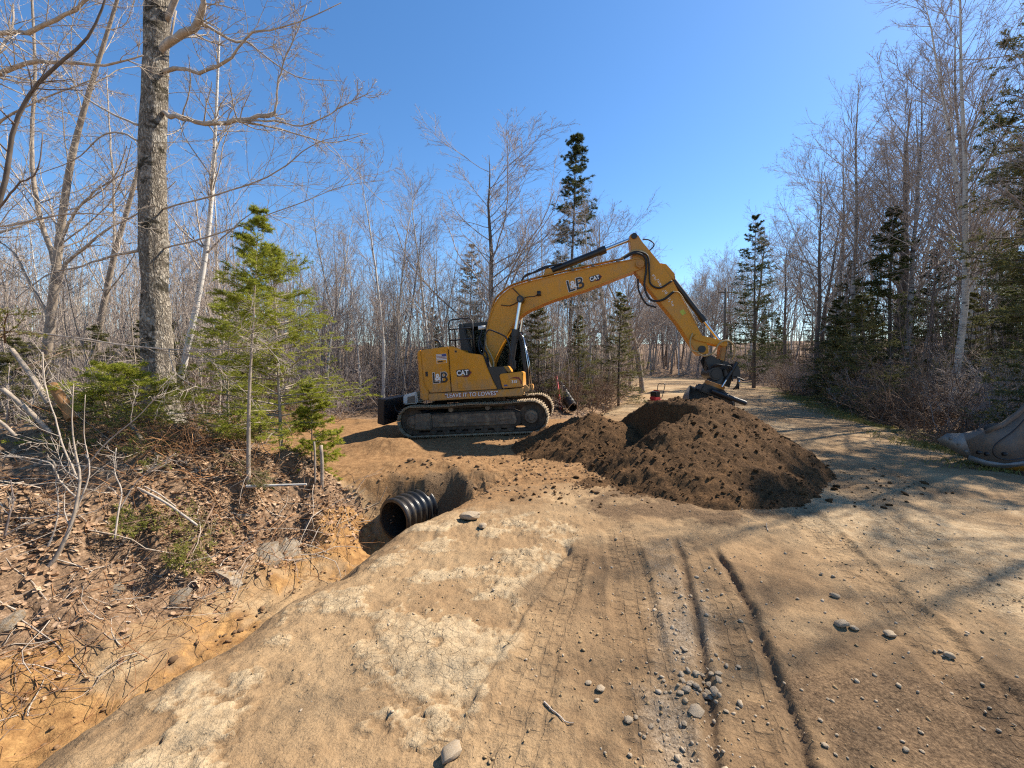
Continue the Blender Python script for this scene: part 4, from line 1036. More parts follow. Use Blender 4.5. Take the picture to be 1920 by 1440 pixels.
    hose([(3.85, -0.17, 4.10), (4.12, -0.24, 4.20), (4.40, -0.25, 4.08), (4.43, -0.24, 3.70), (4.45, -0.22, 3.40), (4.66, -0.21, 3.28), (4.95, -0.2, 3.42)], 0.022, n=60)
    hose([(4.16, -0.20, 3.55), (4.17, -0.22, 3.25), (4.32, -0.22, 2.93), (4.55, -0.2, 2.82)], 0.022, n=40)
    hose([(3.8, -0.14, 4.11), (4.12, -0.20, 4.24), (4.38, -0.22, 4.14), (4.42, -0.2, 3.9)], 0.020, M['hose_tan'], n=40)
    hose([(4.25, -0.1, 4.30), (4.42, -0.1, 4.22), (4.55, -0.1, 4.28), (4.60, -0.1, 4.38), (4.50, -0.05, 4.50), (4.36, 0, 4.55)], 0.016, n=40)
    hose([(4.98, -0.2, 3.16), (5.12, -0.2, 3.1), (5.3, -0.2, 2.72), (5.48, -0.2, 2.32)], 0.014, M['hose_tan'], n=30)
    hose([(5.36, -0.20, 2.12), (5.28, -0.26, 1.92), (5.30, -0.3, 1.72), (5.45, -0.3, 1.66)], 0.018, M['hose_tan'], n=30)
    hose([(5.38, -0.24, 1.70), (5.55, -0.34, 1.56), (5.75, -0.36, 1.62), (5.92, -0.36, 1.84), (6.1, -0.34, 1.88), (6.24, -0.3, 1.76), (6.26, -0.26, 1.55), (6.22, -0.2, 1.42)], 0.02, M['hose_tan'], n=60)
    # --- tilting rotator
    tr = prism('tilt_rotator', [(5.70, 1.56), (5.80, 1.57), (5.87, 1.44), (5.97, 1.46), (6.06, 1.44), (6.16, 1.30), (6.22, 1.08), (6.10, 0.92), (5.76, 0.94), (5.66, 1.10), (5.68, 1.34)], -0.13, 0.13, Bk, ex, 0.02)
    for yo in (-0.19, 0.19):
        prism('hitch_ear', [(5.62, 1.44), (5.70, 1.56), (5.82, 1.54), (5.98, 1.36), (6.12, 1.40), (6.20, 1.28), (6.12, 1.10), (5.72, 1.14)], yo - 0.018, yo + 0.018, Bk, tr, 0.012)
    cyl('worm_housing', (5.80, -0.34, 1.12), (5.80, 0.30, 1.12), 0.150, Bk, tr, 26); cyl('housing_cap', (5.80, -0.365, 1.12), (5.80, -0.335, 1.12), 0.11, Bk, tr, 22)
    cyl('hydraulic_motor', (6.22, -0.30, 1.12), (6.22, 0.16, 1.12), 0.125, Bk, tr, 24); cyl('motor_cap', (6.22, -0.33, 1.12), (6.22, -0.295, 1.12), 0.085, Bk, tr, 20)
    cyl('swivel_drum', (5.94, -0.02, 0.86), (6.04, -0.035, 1.09), 0.27, Bk, tr, 32, 0.24)
    prism('valve_block', [(6.20, 1.34), (6.36, 1.28), (6.40, 1.02), (6.24, 1.0)], -0.24, 0.10, Bk, tr, 0.025)
    prism('valve_block', [(5.98, 1.22), (6.10, 1.22), (6.10, 1.04), (5.98, 1.04)], -0.36, -0.22, Bk, tr, 0.02)
    for k in range(3):
        hose([(5.72 + 0.05 * k, -0.30, 1.28), (5.80 + 0.08 * k, -0.42, 1.34 - 0.02 * k), (6.02 + 0.05 * k, -0.42, 1.26), (6.06 + 0.05 * k, -0.34, 1.10), (5.98 + 0.09 * k, -0.34, 0.92)], 0.015, n=24)
    def ring(c, ax, r, h, mat, name, par, sides=28):
        c, ax = np.array(c, float), np.array(ax, float); ax /= np.linalg.norm(ax)
        return cyl(name, c - ax * h / 2, c + ax * h / 2, r, mat, par, sides)
    axis = (0.40, -0.06, 0.92)
    ring((5.86, -0.02, 0.83), axis, 0.235, 0.10, M['orange'], 'rotator_ring', tr)
    ring((5.84, -0.02, 0.76), axis, 0.26, 0.06, Bk, 'rotator_flange', tr)
    cyl('tilt_cylinder', (6.28, -0.34, 1.36), (6.02, -0.36, 0.96), 0.042, Bk, tr); cyl('tilt_rod', (6.02, -0.36, 0.96), (5.92, -0.36, 0.80), 0.022, M['chrome'], tr)
    cyl('tilt_cylinder', (6.28, 0.30, 1.36), (6.02, 0.30, 0.96), 0.042, Bk, tr)
    for k in range(4):
        hose([(6.20 + 0.03 * k, -0.28 + 0.05 * k, 1.05), (6.27 + 0.02 * k, -0.36 + 0.03 * k, 0.98), (6.25 + 0.015 * k, -0.34, 0.82), (6.18 + 0.04 * k, -0.30, 0.72)], 0.014, n=20)
    cyl('grip_handle', (6.25, -0.3, 1.02), (6.42, -0.32, 0.92), 0.020, Bk, tr)
    a = Acc(); a.box((6.30, -0.33, 0.90), (0.05, 0.04, 0.09)); a.obj('chrome_fitting', M['chrome'], tr, False)
    dx, dz = math.cos(R(-25)), math.sin(R(-25)); nx_, nz_ = -dz, dx
    def tl(s, n_): return (5.48 + s * dx + n_ * nx_, 0.82 + s * dz + n_ * nz_)
    hitch = prism('quick_hitch', [tl(0.0, -0.10), tl(0.78, -0.10), tl(0.80, 0.02), tl(0.62, 0.09), tl(0.2, 0.10), tl(0.02, 0.08)], -0.28, 0.26, Bk, tr, 0.03)
    p0, p1 = tl(0.22, 0.0), tl(1.03, 0.0)
    cyl('hitch_roller', (p0[0], -0.36, p0[1]), (p1[0], -0.36, p1[1]), 0.058, Bk, tr, 24)
    cyl('roller_end', (p1[0], -0.36, p1[1]), (p1[0] + .02 * dx, -0.36, p1[1] + .02 * dz), 0.045, M['greysteel'], tr, 24)
    # --- bucket: curved shell whose width lies along the tilted hitch
    th = np.linspace(R(-150), R(62), 18)
    outer = [(0.36 * math.cos(t), 0.30 * math.sin(t) - 0.46) for t in th]
    inner = [(0.335 * math.cos(t), 0.275 * math.sin(t) - 0.46) for t in th]
    acc = Acc()
    def bp(w, d, n_): p = tl(w, n_); return (p[0], d, p[1])
    W0, W1 = -0.13, 0.98
    ringv = []
    for w in (W0, W1):
        ringv += [bp(w, -0.02 + d, n_ + 0.16) for d, n_ in outer] + [bp(w, -0.02 + d, n_ + 0.16) for d, n_ in inner]
    k = len(outer); F = []
    for i in range(k - 1):
        F += [[i, i + 1, 2 * k + i + 1, 2 * k + i], [k + i, 3 * k + i, 3 * k + i + 1, k + i + 1]]
    for base in (0, 2 * k):
        for i in range(k - 1): F.append([base + i, base + k + i, base + k + i + 1, base + i + 1])
    F += [[0, 2 * k, 3 * k, k], [k - 1, 2 * k - 1, 4 * k - 1, 3 * k - 1]]
    acc.add(ringv, F)
    bucket = acc.obj('bucket', M['greysteel'], ex, False)
    for w in (W0, W1):
        e = Acc(); vs = [bp(w - 0.012, -0.02 + d, n_ + 0.16) for d, n_ in outer] + [bp(w + 0.012, -0.02 + d, n_ + 0.16) for d, n_ in outer]
        e.add(vs, [list(range(k))[::-1]], [list(range(k, 2 * k))], [[i, i + 1, k + i + 1, k + i] for i in range(k - 1)])
        e.obj('bucket_side_plate', M['greysteel'], bucket, False)

    # --- lettering and logos
    def cat_logo(par, x, z, s, rot, y):
        c, sn = math.cos(rot), math.sin(rot)
        def T(pts): return [(x + s * (a_ * c - b_ * sn), z + s * (a_ * sn + b_ * c)) for a_, b_ in pts]
        hexa = [(-0.55, -0.28), (0.38, -0.28), (0.70, 0.0), (0.45, 0.32), (-0.50, 0.32), (-0.62, 0.25)]
        plate('logo_trim', T([(0.0, -0.34), (0.42, -0.36), (0.78, 0.0), (0.50, 0.37), (0.40, 0.37), (0.62, 0.02), (0.36, -0.27), (0.0, -0.27)]), y, M['decal_red'], par, 0.002)
        plate('logo_backing', T(hexa), y - 0.0025, M['decal_black'], par, 0.002)
        tx, tz = T([(-0.04, 0.02)])[0]
        text('CAT', (tx, y - 0.008, tz), 0.60 * s, M['decal_white'], par, rot, 0.02 * s, sx=0.90)
        plate('logo_triangle', T([(-0.20, -0.22), (0.12, -0.22), (-0.04, -0.06)]), y - 0.0115, M['yellow'], par, 0.002)
    def lb_logo(par, x, z, s, rot, y):
        for body, dx_, sz, m_, o_, yo in (('L', -0.27, 1.0, 'decal_white', 0.060, 0), ('B', 0.27, 1.0, 'decal_white', 0.060, 0), ('L', -0.27, 1.0, 'decal_black', 0.018, .004), ('B', 0.27, 1.0, 'decal_black', 0.018, .004), ('&', -0.10, 0.62, 'decal_white', 0.03, .007)):
            text(body, (x + s * dx_ * math.cos(rot), y - yo, z + s * dx_ * math.sin(rot) + (0.06 * s if body == '&' else 0)), s * sz, M[m_], par, rot, o_ * s * 0.6, shear=0.12 if body == 'B' else 0.0)
    cat_logo(d2, -0.135, 1.525, 0.275, 0.0, -1.199)
    lb_logo(d1, -0.735, 1.44, 0.36, 0.0, -1.200)
    cat_logo(boom, 3.135, 3.665, 0.225, R(10.5), -0.2025)
    lb_logo(boom, 2.63, 3.545, 0.40, R(10.5), -0.2035)
    text('"LEAVE IT TO LOWES"', (0.02, -1.197, 1.0), 0.135, M['decal_red'], sill, 0.0, 0.012, shear=0.1, sx=0.98)
    text('"LEAVE IT TO LOWES"', (0.02, -1.2005, 1.0), 0.135, M['decal_white'], sill, 0.0, 0.0015, shear=0.1, sx=0.98)
    # flag sticker: stripes and a blue corner
    plate('flag_sticker', [(-0.775, 1.80), (-0.52, 1.80), (-0.52, 2.02), (-0.775, 2.02)], -1.1975, M['decal_white'], d1, 0.002)
    for k in range(4): plate('flag_stripe', [(-0.77, 1.895 + 0.033 * k), (-0.525, 1.895 + 0.033 * k), (-0.525, 1.91 + 0.033 * k), (-0.77, 1.91 + 0.033 * k)], -1.2, M['decal_red'], d1, 0.002)
    plate('flag_corner', [(-0.635, 1.955), (-0.525, 1.955), (-0.525, 2.015), (-0.635, 2.015)], -1.2025, M['decal_blue'], d1, 0.002)
    plate('warning_sticker', [(-0.765, 1.805), (-0.53, 1.805), (-0.53, 1.875), (-0.765, 1.875)], -1.2, M['yellow'], d1, 0.002)
    plate('warning_strip', [(-0.74, 1.825), (-0.62, 1.825), (-0.62, 1.855), (-0.74, 1.855)], -1.2025, M['decal_black'], d1, 0.002)
    # faded decal marks down the stick: worn strokes, no readable characters left
    dS = np.array([5.10 - 4.50, 2.60 - 3.72]); dS /= np.linalg.norm(dS); nS = np.array([-dS[1], dS[0]])
    r_ = random.Random(3)
    for s0_, cnt in ((0.0, 6), (0.46, 2), (0.66, 4)):
        for k in range(cnt):
            c_ = np.array([4.52, 3.62]) + dS * (s0_ + k * 0.068) + nS * 0.0
            for q in range(2):
                a_, w_ = c_ + nS * (r_.uniform(-.04, .02)) + dS * q * 0.028, nS * r_.uniform(0.03, 0.07)
                e_ = dS * 0.012
                plate('worn_decal_stroke', [tuple(a_), tuple(a_ + w_), tuple(a_ + w_ + e_), tuple(a_ + e_)], -0.167, M['decal_white'], stick, 0.002)
    M.setdefault('decal_lime', mat_simple('lime_sticker', (0.50, 0.52, 0.05), 0.5))
    c_ = np.array([5.10, 2.68]); q_ = [c_, c_ + nS * 0.10, c_ + nS * 0.10 + dS * 0.12, c_ + dS * 0.12]
    plate('lime_sticker', [tuple(p) for p in q_], -0.167, M['decal_lime'], stick, 0.002)
    return ex
build_excavator()

# ------------------------------------------------------------------ culvert pipe
def corrugated(name, p, d, length, r, ribs, label, wall=0.02):
    d = np.array(d, float); d /= np.linalg.norm(d); p = np.array(p, float)
    n = ribs * 6 + 1; t = np.linspace(0, length, n)
    ro = r + 0.022 * np.sign(np.sin(t / length * ribs * 2 * math.pi)) * np.abs(np.sin(t / length * ribs * 2 * math.pi)) ** 0.4
    a = Acc(); a.tube(p + d * t[:, None], ro, 32, False)
    a.tube((p + d * t[:, None])[::-1], np.full(n, r - wall - 0.012), 24, False)
    o = a.obj(name, M['pipe']); tag(o, label, 'pipe')
    e = Acc(); c = np.arange(41) * 2 * math.pi / 40
    ref = np.eye(3)[int(np.argmin(np.abs(d)))]; U = np.cross(d, ref); U /= np.linalg.norm(U); W = np.cross(d, U)
    # end ring
    V1 = p + r * (np.cos(c)[:, None] * U + np.sin(c)[:, None] * W); V2 = p + (r - wall - 0.012) * (np.cos(c)[:, None] * U + np.sin(c)[:, None] * W)
    e.add(np.vstack([V1, V2]), [[i, i + 1, 41 + i + 1, 41 + i] for i in range(40)])
    e.obj('pipe_rim', M['pipe'], o); return o
corrugated('culvert_pipe', PIPE_P, PIPE_D, 6.5, PIPE_R, 56, 'black corrugated plastic culvert pipe emerging into the ditch')
q1 = at(1074, 764, 14.4); q2 = at(1056, 735, 15.6)
corrugated('spare_pipe', q1, np.array(q2) - np.array(q1), 2.0, 0.17, 16, 'short black corrugated pipe end beside the red stake')
sb = hit(1053, 768, 8, 20); st_ = at(1043, 705, sb[1] + 0.05)
a = Acc(); a.tube(np.array([sb - [0, 0, 0.2], st_]), 0.042, 6); o = a.obj('marker_stake', M['stake'], smooth=False); tag(o, 'thin red marker stake leaning by the far pipe end', 'stake')

# ------------------------------------------------------------------ walk-behind plate compactor behind the heap
def compactor():
    x, y = 6.75, 18.8; z = ground_z(x, y)
    e = empty('plate_compactor', (x, y, z), (0, 0, R(35))); e.scale = (0.8,) * 3; tag(e, 'small red plate compactor with frame handle on the road behind the heap', 'compactor')
    prism('base_plate', [(-0.35, 0.02), (0.35, 0.02), (0.45, 0.14), (0.35, 0.10), (-0.35, 0.10), (-0.45, 0.14)], -0.25, 0.25, M['red'], e, 0.01)
    prism('engine_block', [(-0.22, 0.30), (0.20, 0.30), (0.22, 0.55), (0.05, 0.66), (-0.22, 0.60)], -0.2, 0.2, M['black'], e, 0.03)
    prism('red_cover', [(-0.30, 0.12), (0.30, 0.12), (0.26, 0.34), (-0.26, 0.34)], -0.2, 0.2, M['red'], e, 0.04)
    prism('fuel_tank', [(-0.02, 0.58), (0.24, 0.50), (0.26, 0.62), (0.0, 0.72)], -0.15, 0.15, M['red'], e, 0.03)
    a = Acc(); a.tube(spline([(0.3, -0.22, 0.2), (0.48, -0.22, 0.6), (0.60, -0.22, 1.02), (0.60, 0, 1.05), (0.60, 0.22, 1.02), (0.48, 0.22, 0.6), (0.3, 0.22, 0.2)], 40), 0.022, 8)
    a.tube(np.array([(0.50, -0.22, 0.66), (0.50, 0.22, 0.66)]), 0.018, 8); a.obj('handle_frame', M['black'], e)
compactor()

# ------------------------------------------------------------------ loader bucket at the roadside
def loader_bucket():
    Y0 = 6.55
    px = [(1757, 824), (1775, 813), (1812, 812), (1848, 806), (1880, 791), (1905, 772), (1935, 742), (1990, 690), (2030, 690), (2060, 740), (2050, 800), (2010, 845), (1965, 868), (1920, 872), (1885, 877), (1850, 872), (1815, 860), (1785, 842), (1768, 832)]
    pts = np.array([at(a_, b_, Y0) for a_, b_ in px])
    o = empty('loader_bucket', (pts[14][0], Y0, pts[14][2])); tag(o, 'worn grey steel loader bucket resting at the road edge', 'bucket')
    base = np.array(o.location); d = np.array([0.875, 0.485, 0.0]); wd = 2.4
    def side(p_, th):
        e = Acc(); n_ = len(p_); e.add(np.vstack([p_, p_ + d * th]) - base, [list(range(n_))], [list(range(n_, 2 * n_))[::-1]], [[i, n_ + i, n_ + (i + 1) % n_, (i + 1) % n_] for i in range(n_)])
        return e
    side(pts, 0.035).obj('side_plate', M['bucket'], o, False)
    side(pts + d * wd, 0.035).obj('side_plate', M['bucket'], o, False)
    # floor and back shell between the side plates
    sh = pts[7:19]; inn = sh + np.array([-0.02, 0, 0.02]); e = Acc(); n_ = len(sh)
    low = np.vstack([pts[8:], pts[:1]]); n_ = len(low)
    e.add(np.vstack([low + d * 0.03, low + d * wd]) - base, [[i, i + 1, n_ + i + 1, n_ + i] for i in range(n_ - 1)])
    so = e.obj('shell', M['bucket'], o); sm = so.modifiers.new('thickness', 'SOLIDIFY'); sm.thickness = 0.03; sm.offset = 0
    wl = np.array([at(a_, b_, Y0) for a_, b_ in [(1925, 782), (1900, 808), (1868, 832), (1862, 848), (1872, 858), (1895, 862), (1925, 858)]]) - base
    a = Acc(); a.tube(spline(wl - d * 0.004, 30), 0.011, 6); a.obj('weld_groove_line', M['decal_black'], o)  # weld bead coloured black, drawing in the dark of the curved groove
    W3 = lambda lst, off: np.array([at(a_, b_, Y0) for a_, b_ in lst]) - d * off
    side(W3([(1757, 824), (1776, 812.5), (1806, 812), (1822, 856), (1800, 852), (1768, 833)], 0.022), 0.02).obj('side_cutter', M['greysteel'], o, False)
    side(W3([(1848, 805.5), (1880, 790.5), (1905, 771.5), (1935, 741.5), (1990, 689), (1996, 697), (1942, 750), (1911, 781), (1884, 800), (1850, 813)], 0.03), 0.028).obj('rim_bar', M['bucket'], o, False)
    side(W3([(1815, 861), (1850, 873), (1885, 878), (1920, 873), (1965, 869), (1965, 861), (1920, 864), (1885, 869), (1852, 864), (1818, 853)], 0.03), 0.028).obj('heel_plate', M['greysteel'], o, False)
    for bx_, by_ in ((1783, 822), (1798, 832), (1812, 846), (1836, 848), (1851, 851), (1884, 851)):
        c_ = at(bx_, by_, Y0) - base; q_ = Acc(); q_.tube(np.array([c_ - d * 0.05, c_ + d * 0.01]), 0.022 if bx_ < 1830 else 0.030, 12); q_.obj('bolt_and_hole_disc', M['decal_black'] if bx_ > 1830 else M['greysteel'], o)  # black discs stand for dark bolt holes, grey ones are bolt heads
    wp = np.array([at(a_, b_, Y0) for a_, b_ in [(1862, 876), (1920, 871), (1990, 858), (1990, 880), (1920, 888), (1880, 884)]])
    side(wp + d * 0.25, 0.5).obj('wear_plate', M['yellow_worn'], o, False)
loader_bucket()
# ------------------------------------------------------------------ vegetation builders
def norm(a): return a / np.maximum(np.linalg.norm(a, axis=-1, keepdims=True), 1e-9)

def tubes(acc, P, Rd, sides):
    """many tubes at once: P (m,n,3), Rd (m,n)"""
    m_, n_, _ = P.shape
    if m_ == 0: return
    T = norm(np.gradient(P, axis=1))
    mean = T.mean(1)
    ref = np.eye(3)[np.argmin(np.abs(mean), axis=1)][:, None, :]
    U = norm(np.cross(T, np.broadcast_to(ref, T.shape))); W = np.cross(T, U)
    a = np.arange(sides) * 2 * math.pi / sides
    Vv = P[:, :, None, :] + Rd[:, :, None, None] * (np.cos(a)[None, None, :, None] * U[:, :, None, :] + np.sin(a)[None, None, :, None] * W[:, :, None, :])
    i = np.arange(n_ - 1)[:, None] * sides; j = np.arange(sides)[None, :]; k = (j + 1) % sides
    Qd = np.stack([i + j, i + sides + j, i + sides + k, i + k], -1).reshape(-1, 4)
    Fq = Qd[None] + (np.arange(m_) * n_ * sides)[:, None, None]
    acc.add(Vv.reshape(-1, 3), Fq.reshape(-1, 4))

def walk(rs, P0, D0, L, n, wob, trop=0.0):
    m_ = len(P0); P = np.zeros((m_, n, 3)); P[:, 0] = P0; d = norm(np.array(D0, float))
    st = (np.asarray(L) / (n - 1))[:, None]
    for k in range(1, n):
        d = d + rs.normal(0, wob, (m_, 3)); d[:, 2] += trop; d = norm(d)
        P[:, k] = P[:, k - 1] + d * st
    return P

def spawn(rs, P, Rd, k, t0, t1, ang, angj, lenf, L, rfrac, flat=False):
    """k children per path; returns start, dir, len, radius"""
    m_, n_, _ = P.shape
    t = rs.uniform(t0, t1, (m_, k)); f = t * (n_ - 1); i = np.clip(f.astype(int), 0, n_ - 2); u = (f - i)[..., None]
    idx = np.arange(m_)[:, None]
    S = P[idx, i] * (1 - u) + P[idx, i + 1] * u
    T = norm(P[idx, i + 1] - P[idx, i]); r = Rd[idx, i] * (1 - u[..., 0]) + Rd[idx, i + 1] * u[..., 0]
    ref = np.where(np.abs(T[..., 2:3]) > 0.9, np.array([1.0, 0, 0]), np.array([0, 0, 1.0]))
    U = norm(np.cross(T, ref)); W = np.cross(U, T)
    az = rs.uniform(0, 2 * math.pi, (m_, k))
    if flat: az = np.where(rs.random((m_, k)) < 0.5, 0.0, math.pi) + rs.normal(0, 0.35, (m_, k))
    a = ang + rs.normal(0, angj, (m_, k))
    D = np.cos(a)[..., None] * T + np.sin(a)[..., None] * (np.cos(az)[..., None] * U + np.sin(az)[..., None] * W)
    LL = np.asarray(L)[:, None] * lenf * (1.15 - 0.7 * t) * rs.uniform(0.6, 1.3, (m_, k))
    return S.reshape(-1, 3), D.reshape(-1, 3), LL.ravel(), (r * rfrac).ravel()

def taper(r0, n, end): return np.asarray(r0)[:, None] * np.linspace(1, end, n)[None, :]

def add_branches(rs, acc, P, Rd, L, levels, rmin=0.003):
    """levels: list of dicts of spawn and walk settings, each grown on the previous one"""
    for lv in levels:
        S, D, LL, r0 = spawn(rs, P, Rd, lv['k'], lv.get('t0', 0.2), lv.get('t1', 0.98), lv['ang'], lv.get('angj', 0.2), lv['lenf'], L, lv.get('rf', 0.5), lv.get('flat', False))
        r0 = np.maximum(r0, lv.get('rmin', rmin))
        P = walk(rs, S, D, LL, lv['n'], lv.get('wob', 0.12), lv.get('trop', 0.03)); Rd = taper(r0, lv['n'], lv.get('end', 0.35)); L = LL
        tubes(acc, P, Rd, lv.get('sides', 3))
    return P, Rd, L

def bare_tree(seed, H, r0, kind):
    rs = np.random.default_rng(seed); tr, cr = Acc(), Acc()
    if kind == 'birch':
        P = walk(rs, np.zeros((1, 3)), [(rs.normal(0, .03), rs.normal(0, .03), 1)], [H], 16, 0.035, 0.01)
        Rd = r0 * np.linspace(1, 0.0, 16)[None] ** 0.85 + 0.008; Rd[0, 0] *= 1.25
        tubes(tr, P, Rd, 9)
        S, D, L, rr = spawn(rs, P, Rd, 34, 0.28, 0.97, 0.70, 0.15, 0.27, np.array([H]), 0.33)
        P1 = walk(rs, S, D, L, 8, 0.10, 0.055); R1 = taper(np.maximum(rr, .010), 8, 0.3); tubes(cr, P1, R1, 4)
        add_branches(rs, cr, P1, R1, L, [dict(k=8, ang=0.6, lenf=0.48, n=5, trop=0.03, rf=.6, rmin=.0055, sides=3), dict(k=6, ang=0.6, lenf=0.5, n=4, trop=-0.03, rf=.7, rmin=.004)])
    elif kind == 'maple':
        P = walk(rs, np.zeros((1, 3)), [(rs.normal(0, .04), rs.normal(0, .04), 1)], [H], 16, 0.05, 0.015)
        Rd = r0 * np.linspace(1, 0.04, 16)[None] ** 0.9; Rd[0, 0] *= 1.3
        tubes(tr, P, Rd, 10)
        S, D, L, rr = spawn(rs, P, Rd, 32, 0.24, 0.95, 0.85, 0.2, 0.46, np.array([H]), 0.36)
        P1 = walk(rs, S, D, L, 10, 0.10, 0.075); R1 = taper(np.maximum(rr, .014), 10, 0.25); tubes(cr, P1, R1, 5)
        add_branches(rs, cr, P1, R1, L, [dict(k=12, ang=0.65, lenf=0.42, n=4, trop=0.07, rf=.5, rmin=.007, sides=3), dict(k=7, ang=0.6, lenf=0.45, n=3, trop=0.05, rf=.6, rmin=.005), dict(k=3, ang=0.6, lenf=0.5, n=2, trop=0.02, rf=.8, rmin=.004, t0=.4)])
    elif kind == 'pole':
        P = walk(rs, np.zeros((1, 3)), [(rs.normal(0, .05), rs.normal(0, .05), 1)], [H], 14, 0.04, 0.015)
        Rd = r0 * np.linspace(1, 0.05, 14)[None]; tubes(tr, P, Rd, 7)
        S, D, L, rr = spawn(rs, P, Rd, 22, 0.22, 0.97, 0.65, 0.2, 0.24, np.array([H]), 0.35)
        P1 = walk(rs, S, D, L, 6, 0.10, 0.06); R1 = taper(np.maximum(rr, .008), 6, 0.3); tubes(cr, P1, R1, 3)
        add_branches(rs, cr, P1, R1, L, [dict(k=7, ang=0.6, lenf=0.45, n=4, trop=0.04, rf=.6, rmin=.005), dict(k=4, ang=0.6, lenf=0.5, n=3, trop=0.0, rf=.7, rmin=.004)])
    elif kind == 'clump':
        ns = 7
        D0 = np.stack([rs.normal(0, .13, ns), rs.normal(0, .13, ns), np.ones(ns)], 1)
        L0 = H * rs.uniform(.6, 1.0, ns)
        P = walk(rs, np.stack([rs.normal(0, .35, ns), rs.normal(0, .35, ns), np.zeros(ns)], 1), D0, L0, 12, 0.05, 0.015)
        Rd = taper(r0 * rs.uniform(.6, 1.1, ns), 12, 0.06); tubes(tr, P, Rd, 6)
        add_branches(rs, cr, P, Rd, L0, [dict(k=14, ang=0.7, lenf=0.22, n=5, trop=0.05, rf=.5, rmin=.006, t0=.15), dict(k=6, ang=0.6, lenf=0.45, n=4, trop=0.02, rf=.7, rmin=.004), dict(k=3, ang=0.6, lenf=0.5, n=3, rf=.8, rmin=.0035)])
    return tr, cr

def brush(seed, H, spread, ns=26, tw=7):
    rs = np.random.default_rng(seed); a = Acc()
    D0 = np.stack([rs.normal(0, spread, ns), rs.normal(0, spread, ns), rs.uniform(.5, 1.1, ns)], 1); L0 = H * rs.uniform(.4, 1.1, ns)
    P = walk(rs, np.stack([rs.normal(0, .35, ns), rs.normal(0, .35, ns), np.full(ns, -.05)], 1), D0, L0, 8, 0.13, 0.0)
    Rd = taper(rs.uniform(.006, .014, ns), 8, 0.35); tubes(a, P, Rd, 4)
    add_branches(rs, a, P, Rd, L0, [dict(k=tw, ang=0.7, lenf=0.35, n=5, wob=.15, trop=0.0, rf=.6, rmin=.004), dict(k=5, ang=0.7, lenf=0.5, n=4, wob=.15, trop=0, rf=.8, rmin=.003), dict(k=2, ang=0.7, lenf=0.6, n=3, wob=.15, trop=0, rf=.8, rmin=.003)])
    return a

def needles(rs, acc, P, per, ln, wd, side_bias=0.8):
    m_, n_, _ = P.shape
    t = rs.uniform(0.05, 1.0, (m_, per)); f = t * (n_ - 1); i = np.clip(f.astype(int), 0, n_ - 2); u = (f - i)[..., None]; idx = np.arange(m_)[:, None]
    S = (P[idx, i] * (1 - u) + P[idx, i + 1] * u).reshape(-1, 3); T = norm(P[idx, i + 1] - P[idx, i]).reshape(-1, 3)
    q = len(S)
    Rn = rs.normal(0, 1, (q, 3)); Rn[:, 2] *= 0.55; Rn -= (Rn * T).sum(1, keepdims=True) * T; Rn = norm(Rn)
    D = norm(T * 0.75 + Rn * side_bias); B = norm(np.cross(D, rs.normal(0, 1, (q, 3))))
    l = ln * rs.uniform(.7, 1.2, (q, 1)); w = wd * rs.uniform(.7, 1.2, (q, 1))
    Vv = np.stack([S - B * w / 2, S + B * w / 2, S + D * l], 1)
    acc.add(Vv.reshape(-1, 3), np.arange(q * 3).reshape(-1, 3))

def conifer(seed, H, rad, r0, nb, z0=0.08, kt=10, kt2=3, per=12, ln=0.06, wd=0.014, up=0.25, profile=0.85, gaps=0.0, droop=-0.02, bare=0.12):
    rs = np.random.default_rng(seed); tr, cr = Acc(), Acc()
    P = walk(rs, np.zeros((1, 3)), [(0, 0, 1)], [H], 14, 0.012, 0.03); Rd = r0 * np.linspace(1, 0.05, 14)[None]; tubes(tr, P, Rd, 8)
    t = z0 + (1 - z0) * np.linspace(0, 1, nb) ** 0.92 + rs.normal(0, 0.012, nb); t = np.clip(t, z0, 0.985)
    if gaps: t = t[vnoise(t * 9, t * 0 + seed) > -0.5 + gaps]
    f = t * 13; i = np.clip(f.astype(int), 0, 12); u = (f - i)[:, None]; S = P[0, i] * (1 - u) + P[0, i + 1] * u
    az = rs.uniform(0, 2 * math.pi, len(t)); L = rad * ((1 - t) ** profile * 1.0 + 0.05) * rs.uniform(.6, 1.2, len(t)) * np.clip(0.75 + 0.5 * (t - z0) / 0.1, .75, 1)
    D = np.stack([np.cos(az), np.sin(az), up + 0.5 * t - 0.15 + rs.normal(0, .1, len(t))], 1)
    B = walk(rs, S, D, L, 7, 0.05, droop); RB = taper(np.maximum(0.012 * L, 0.005), 7, 0.25); tubes(tr, B, RB, 4)
    S1, D1, L1, r1 = spawn(rs, B, RB, kt, 0.15, 1.0, 0.85, 0.15, 0.42, L, 0.5, True)
    P1 = walk(rs, S1, D1, np.maximum(L1, 0.05), 4, 0.06, 0.01); R1 = taper(np.maximum(r1, .003), 4, .4); tubes(cr, P1, R1, 3)
    needles(rs, cr, P1, per, ln, wd); needles(rs, cr, B[:, 2:], per, ln, wd)
    if kt2:
        S2, D2, L2, r2 = spawn(rs, P1, R1, kt2, 0.2, 1.0, 0.8, 0.2, 0.5, np.maximum(L1, 0.05), 0.6, True)
        P2 = walk(rs, S2, D2, np.maximum(L2, .04), 3, 0.06, 0.0); needles(rs, cr, P2, per, ln, wd)
    return tr, cr

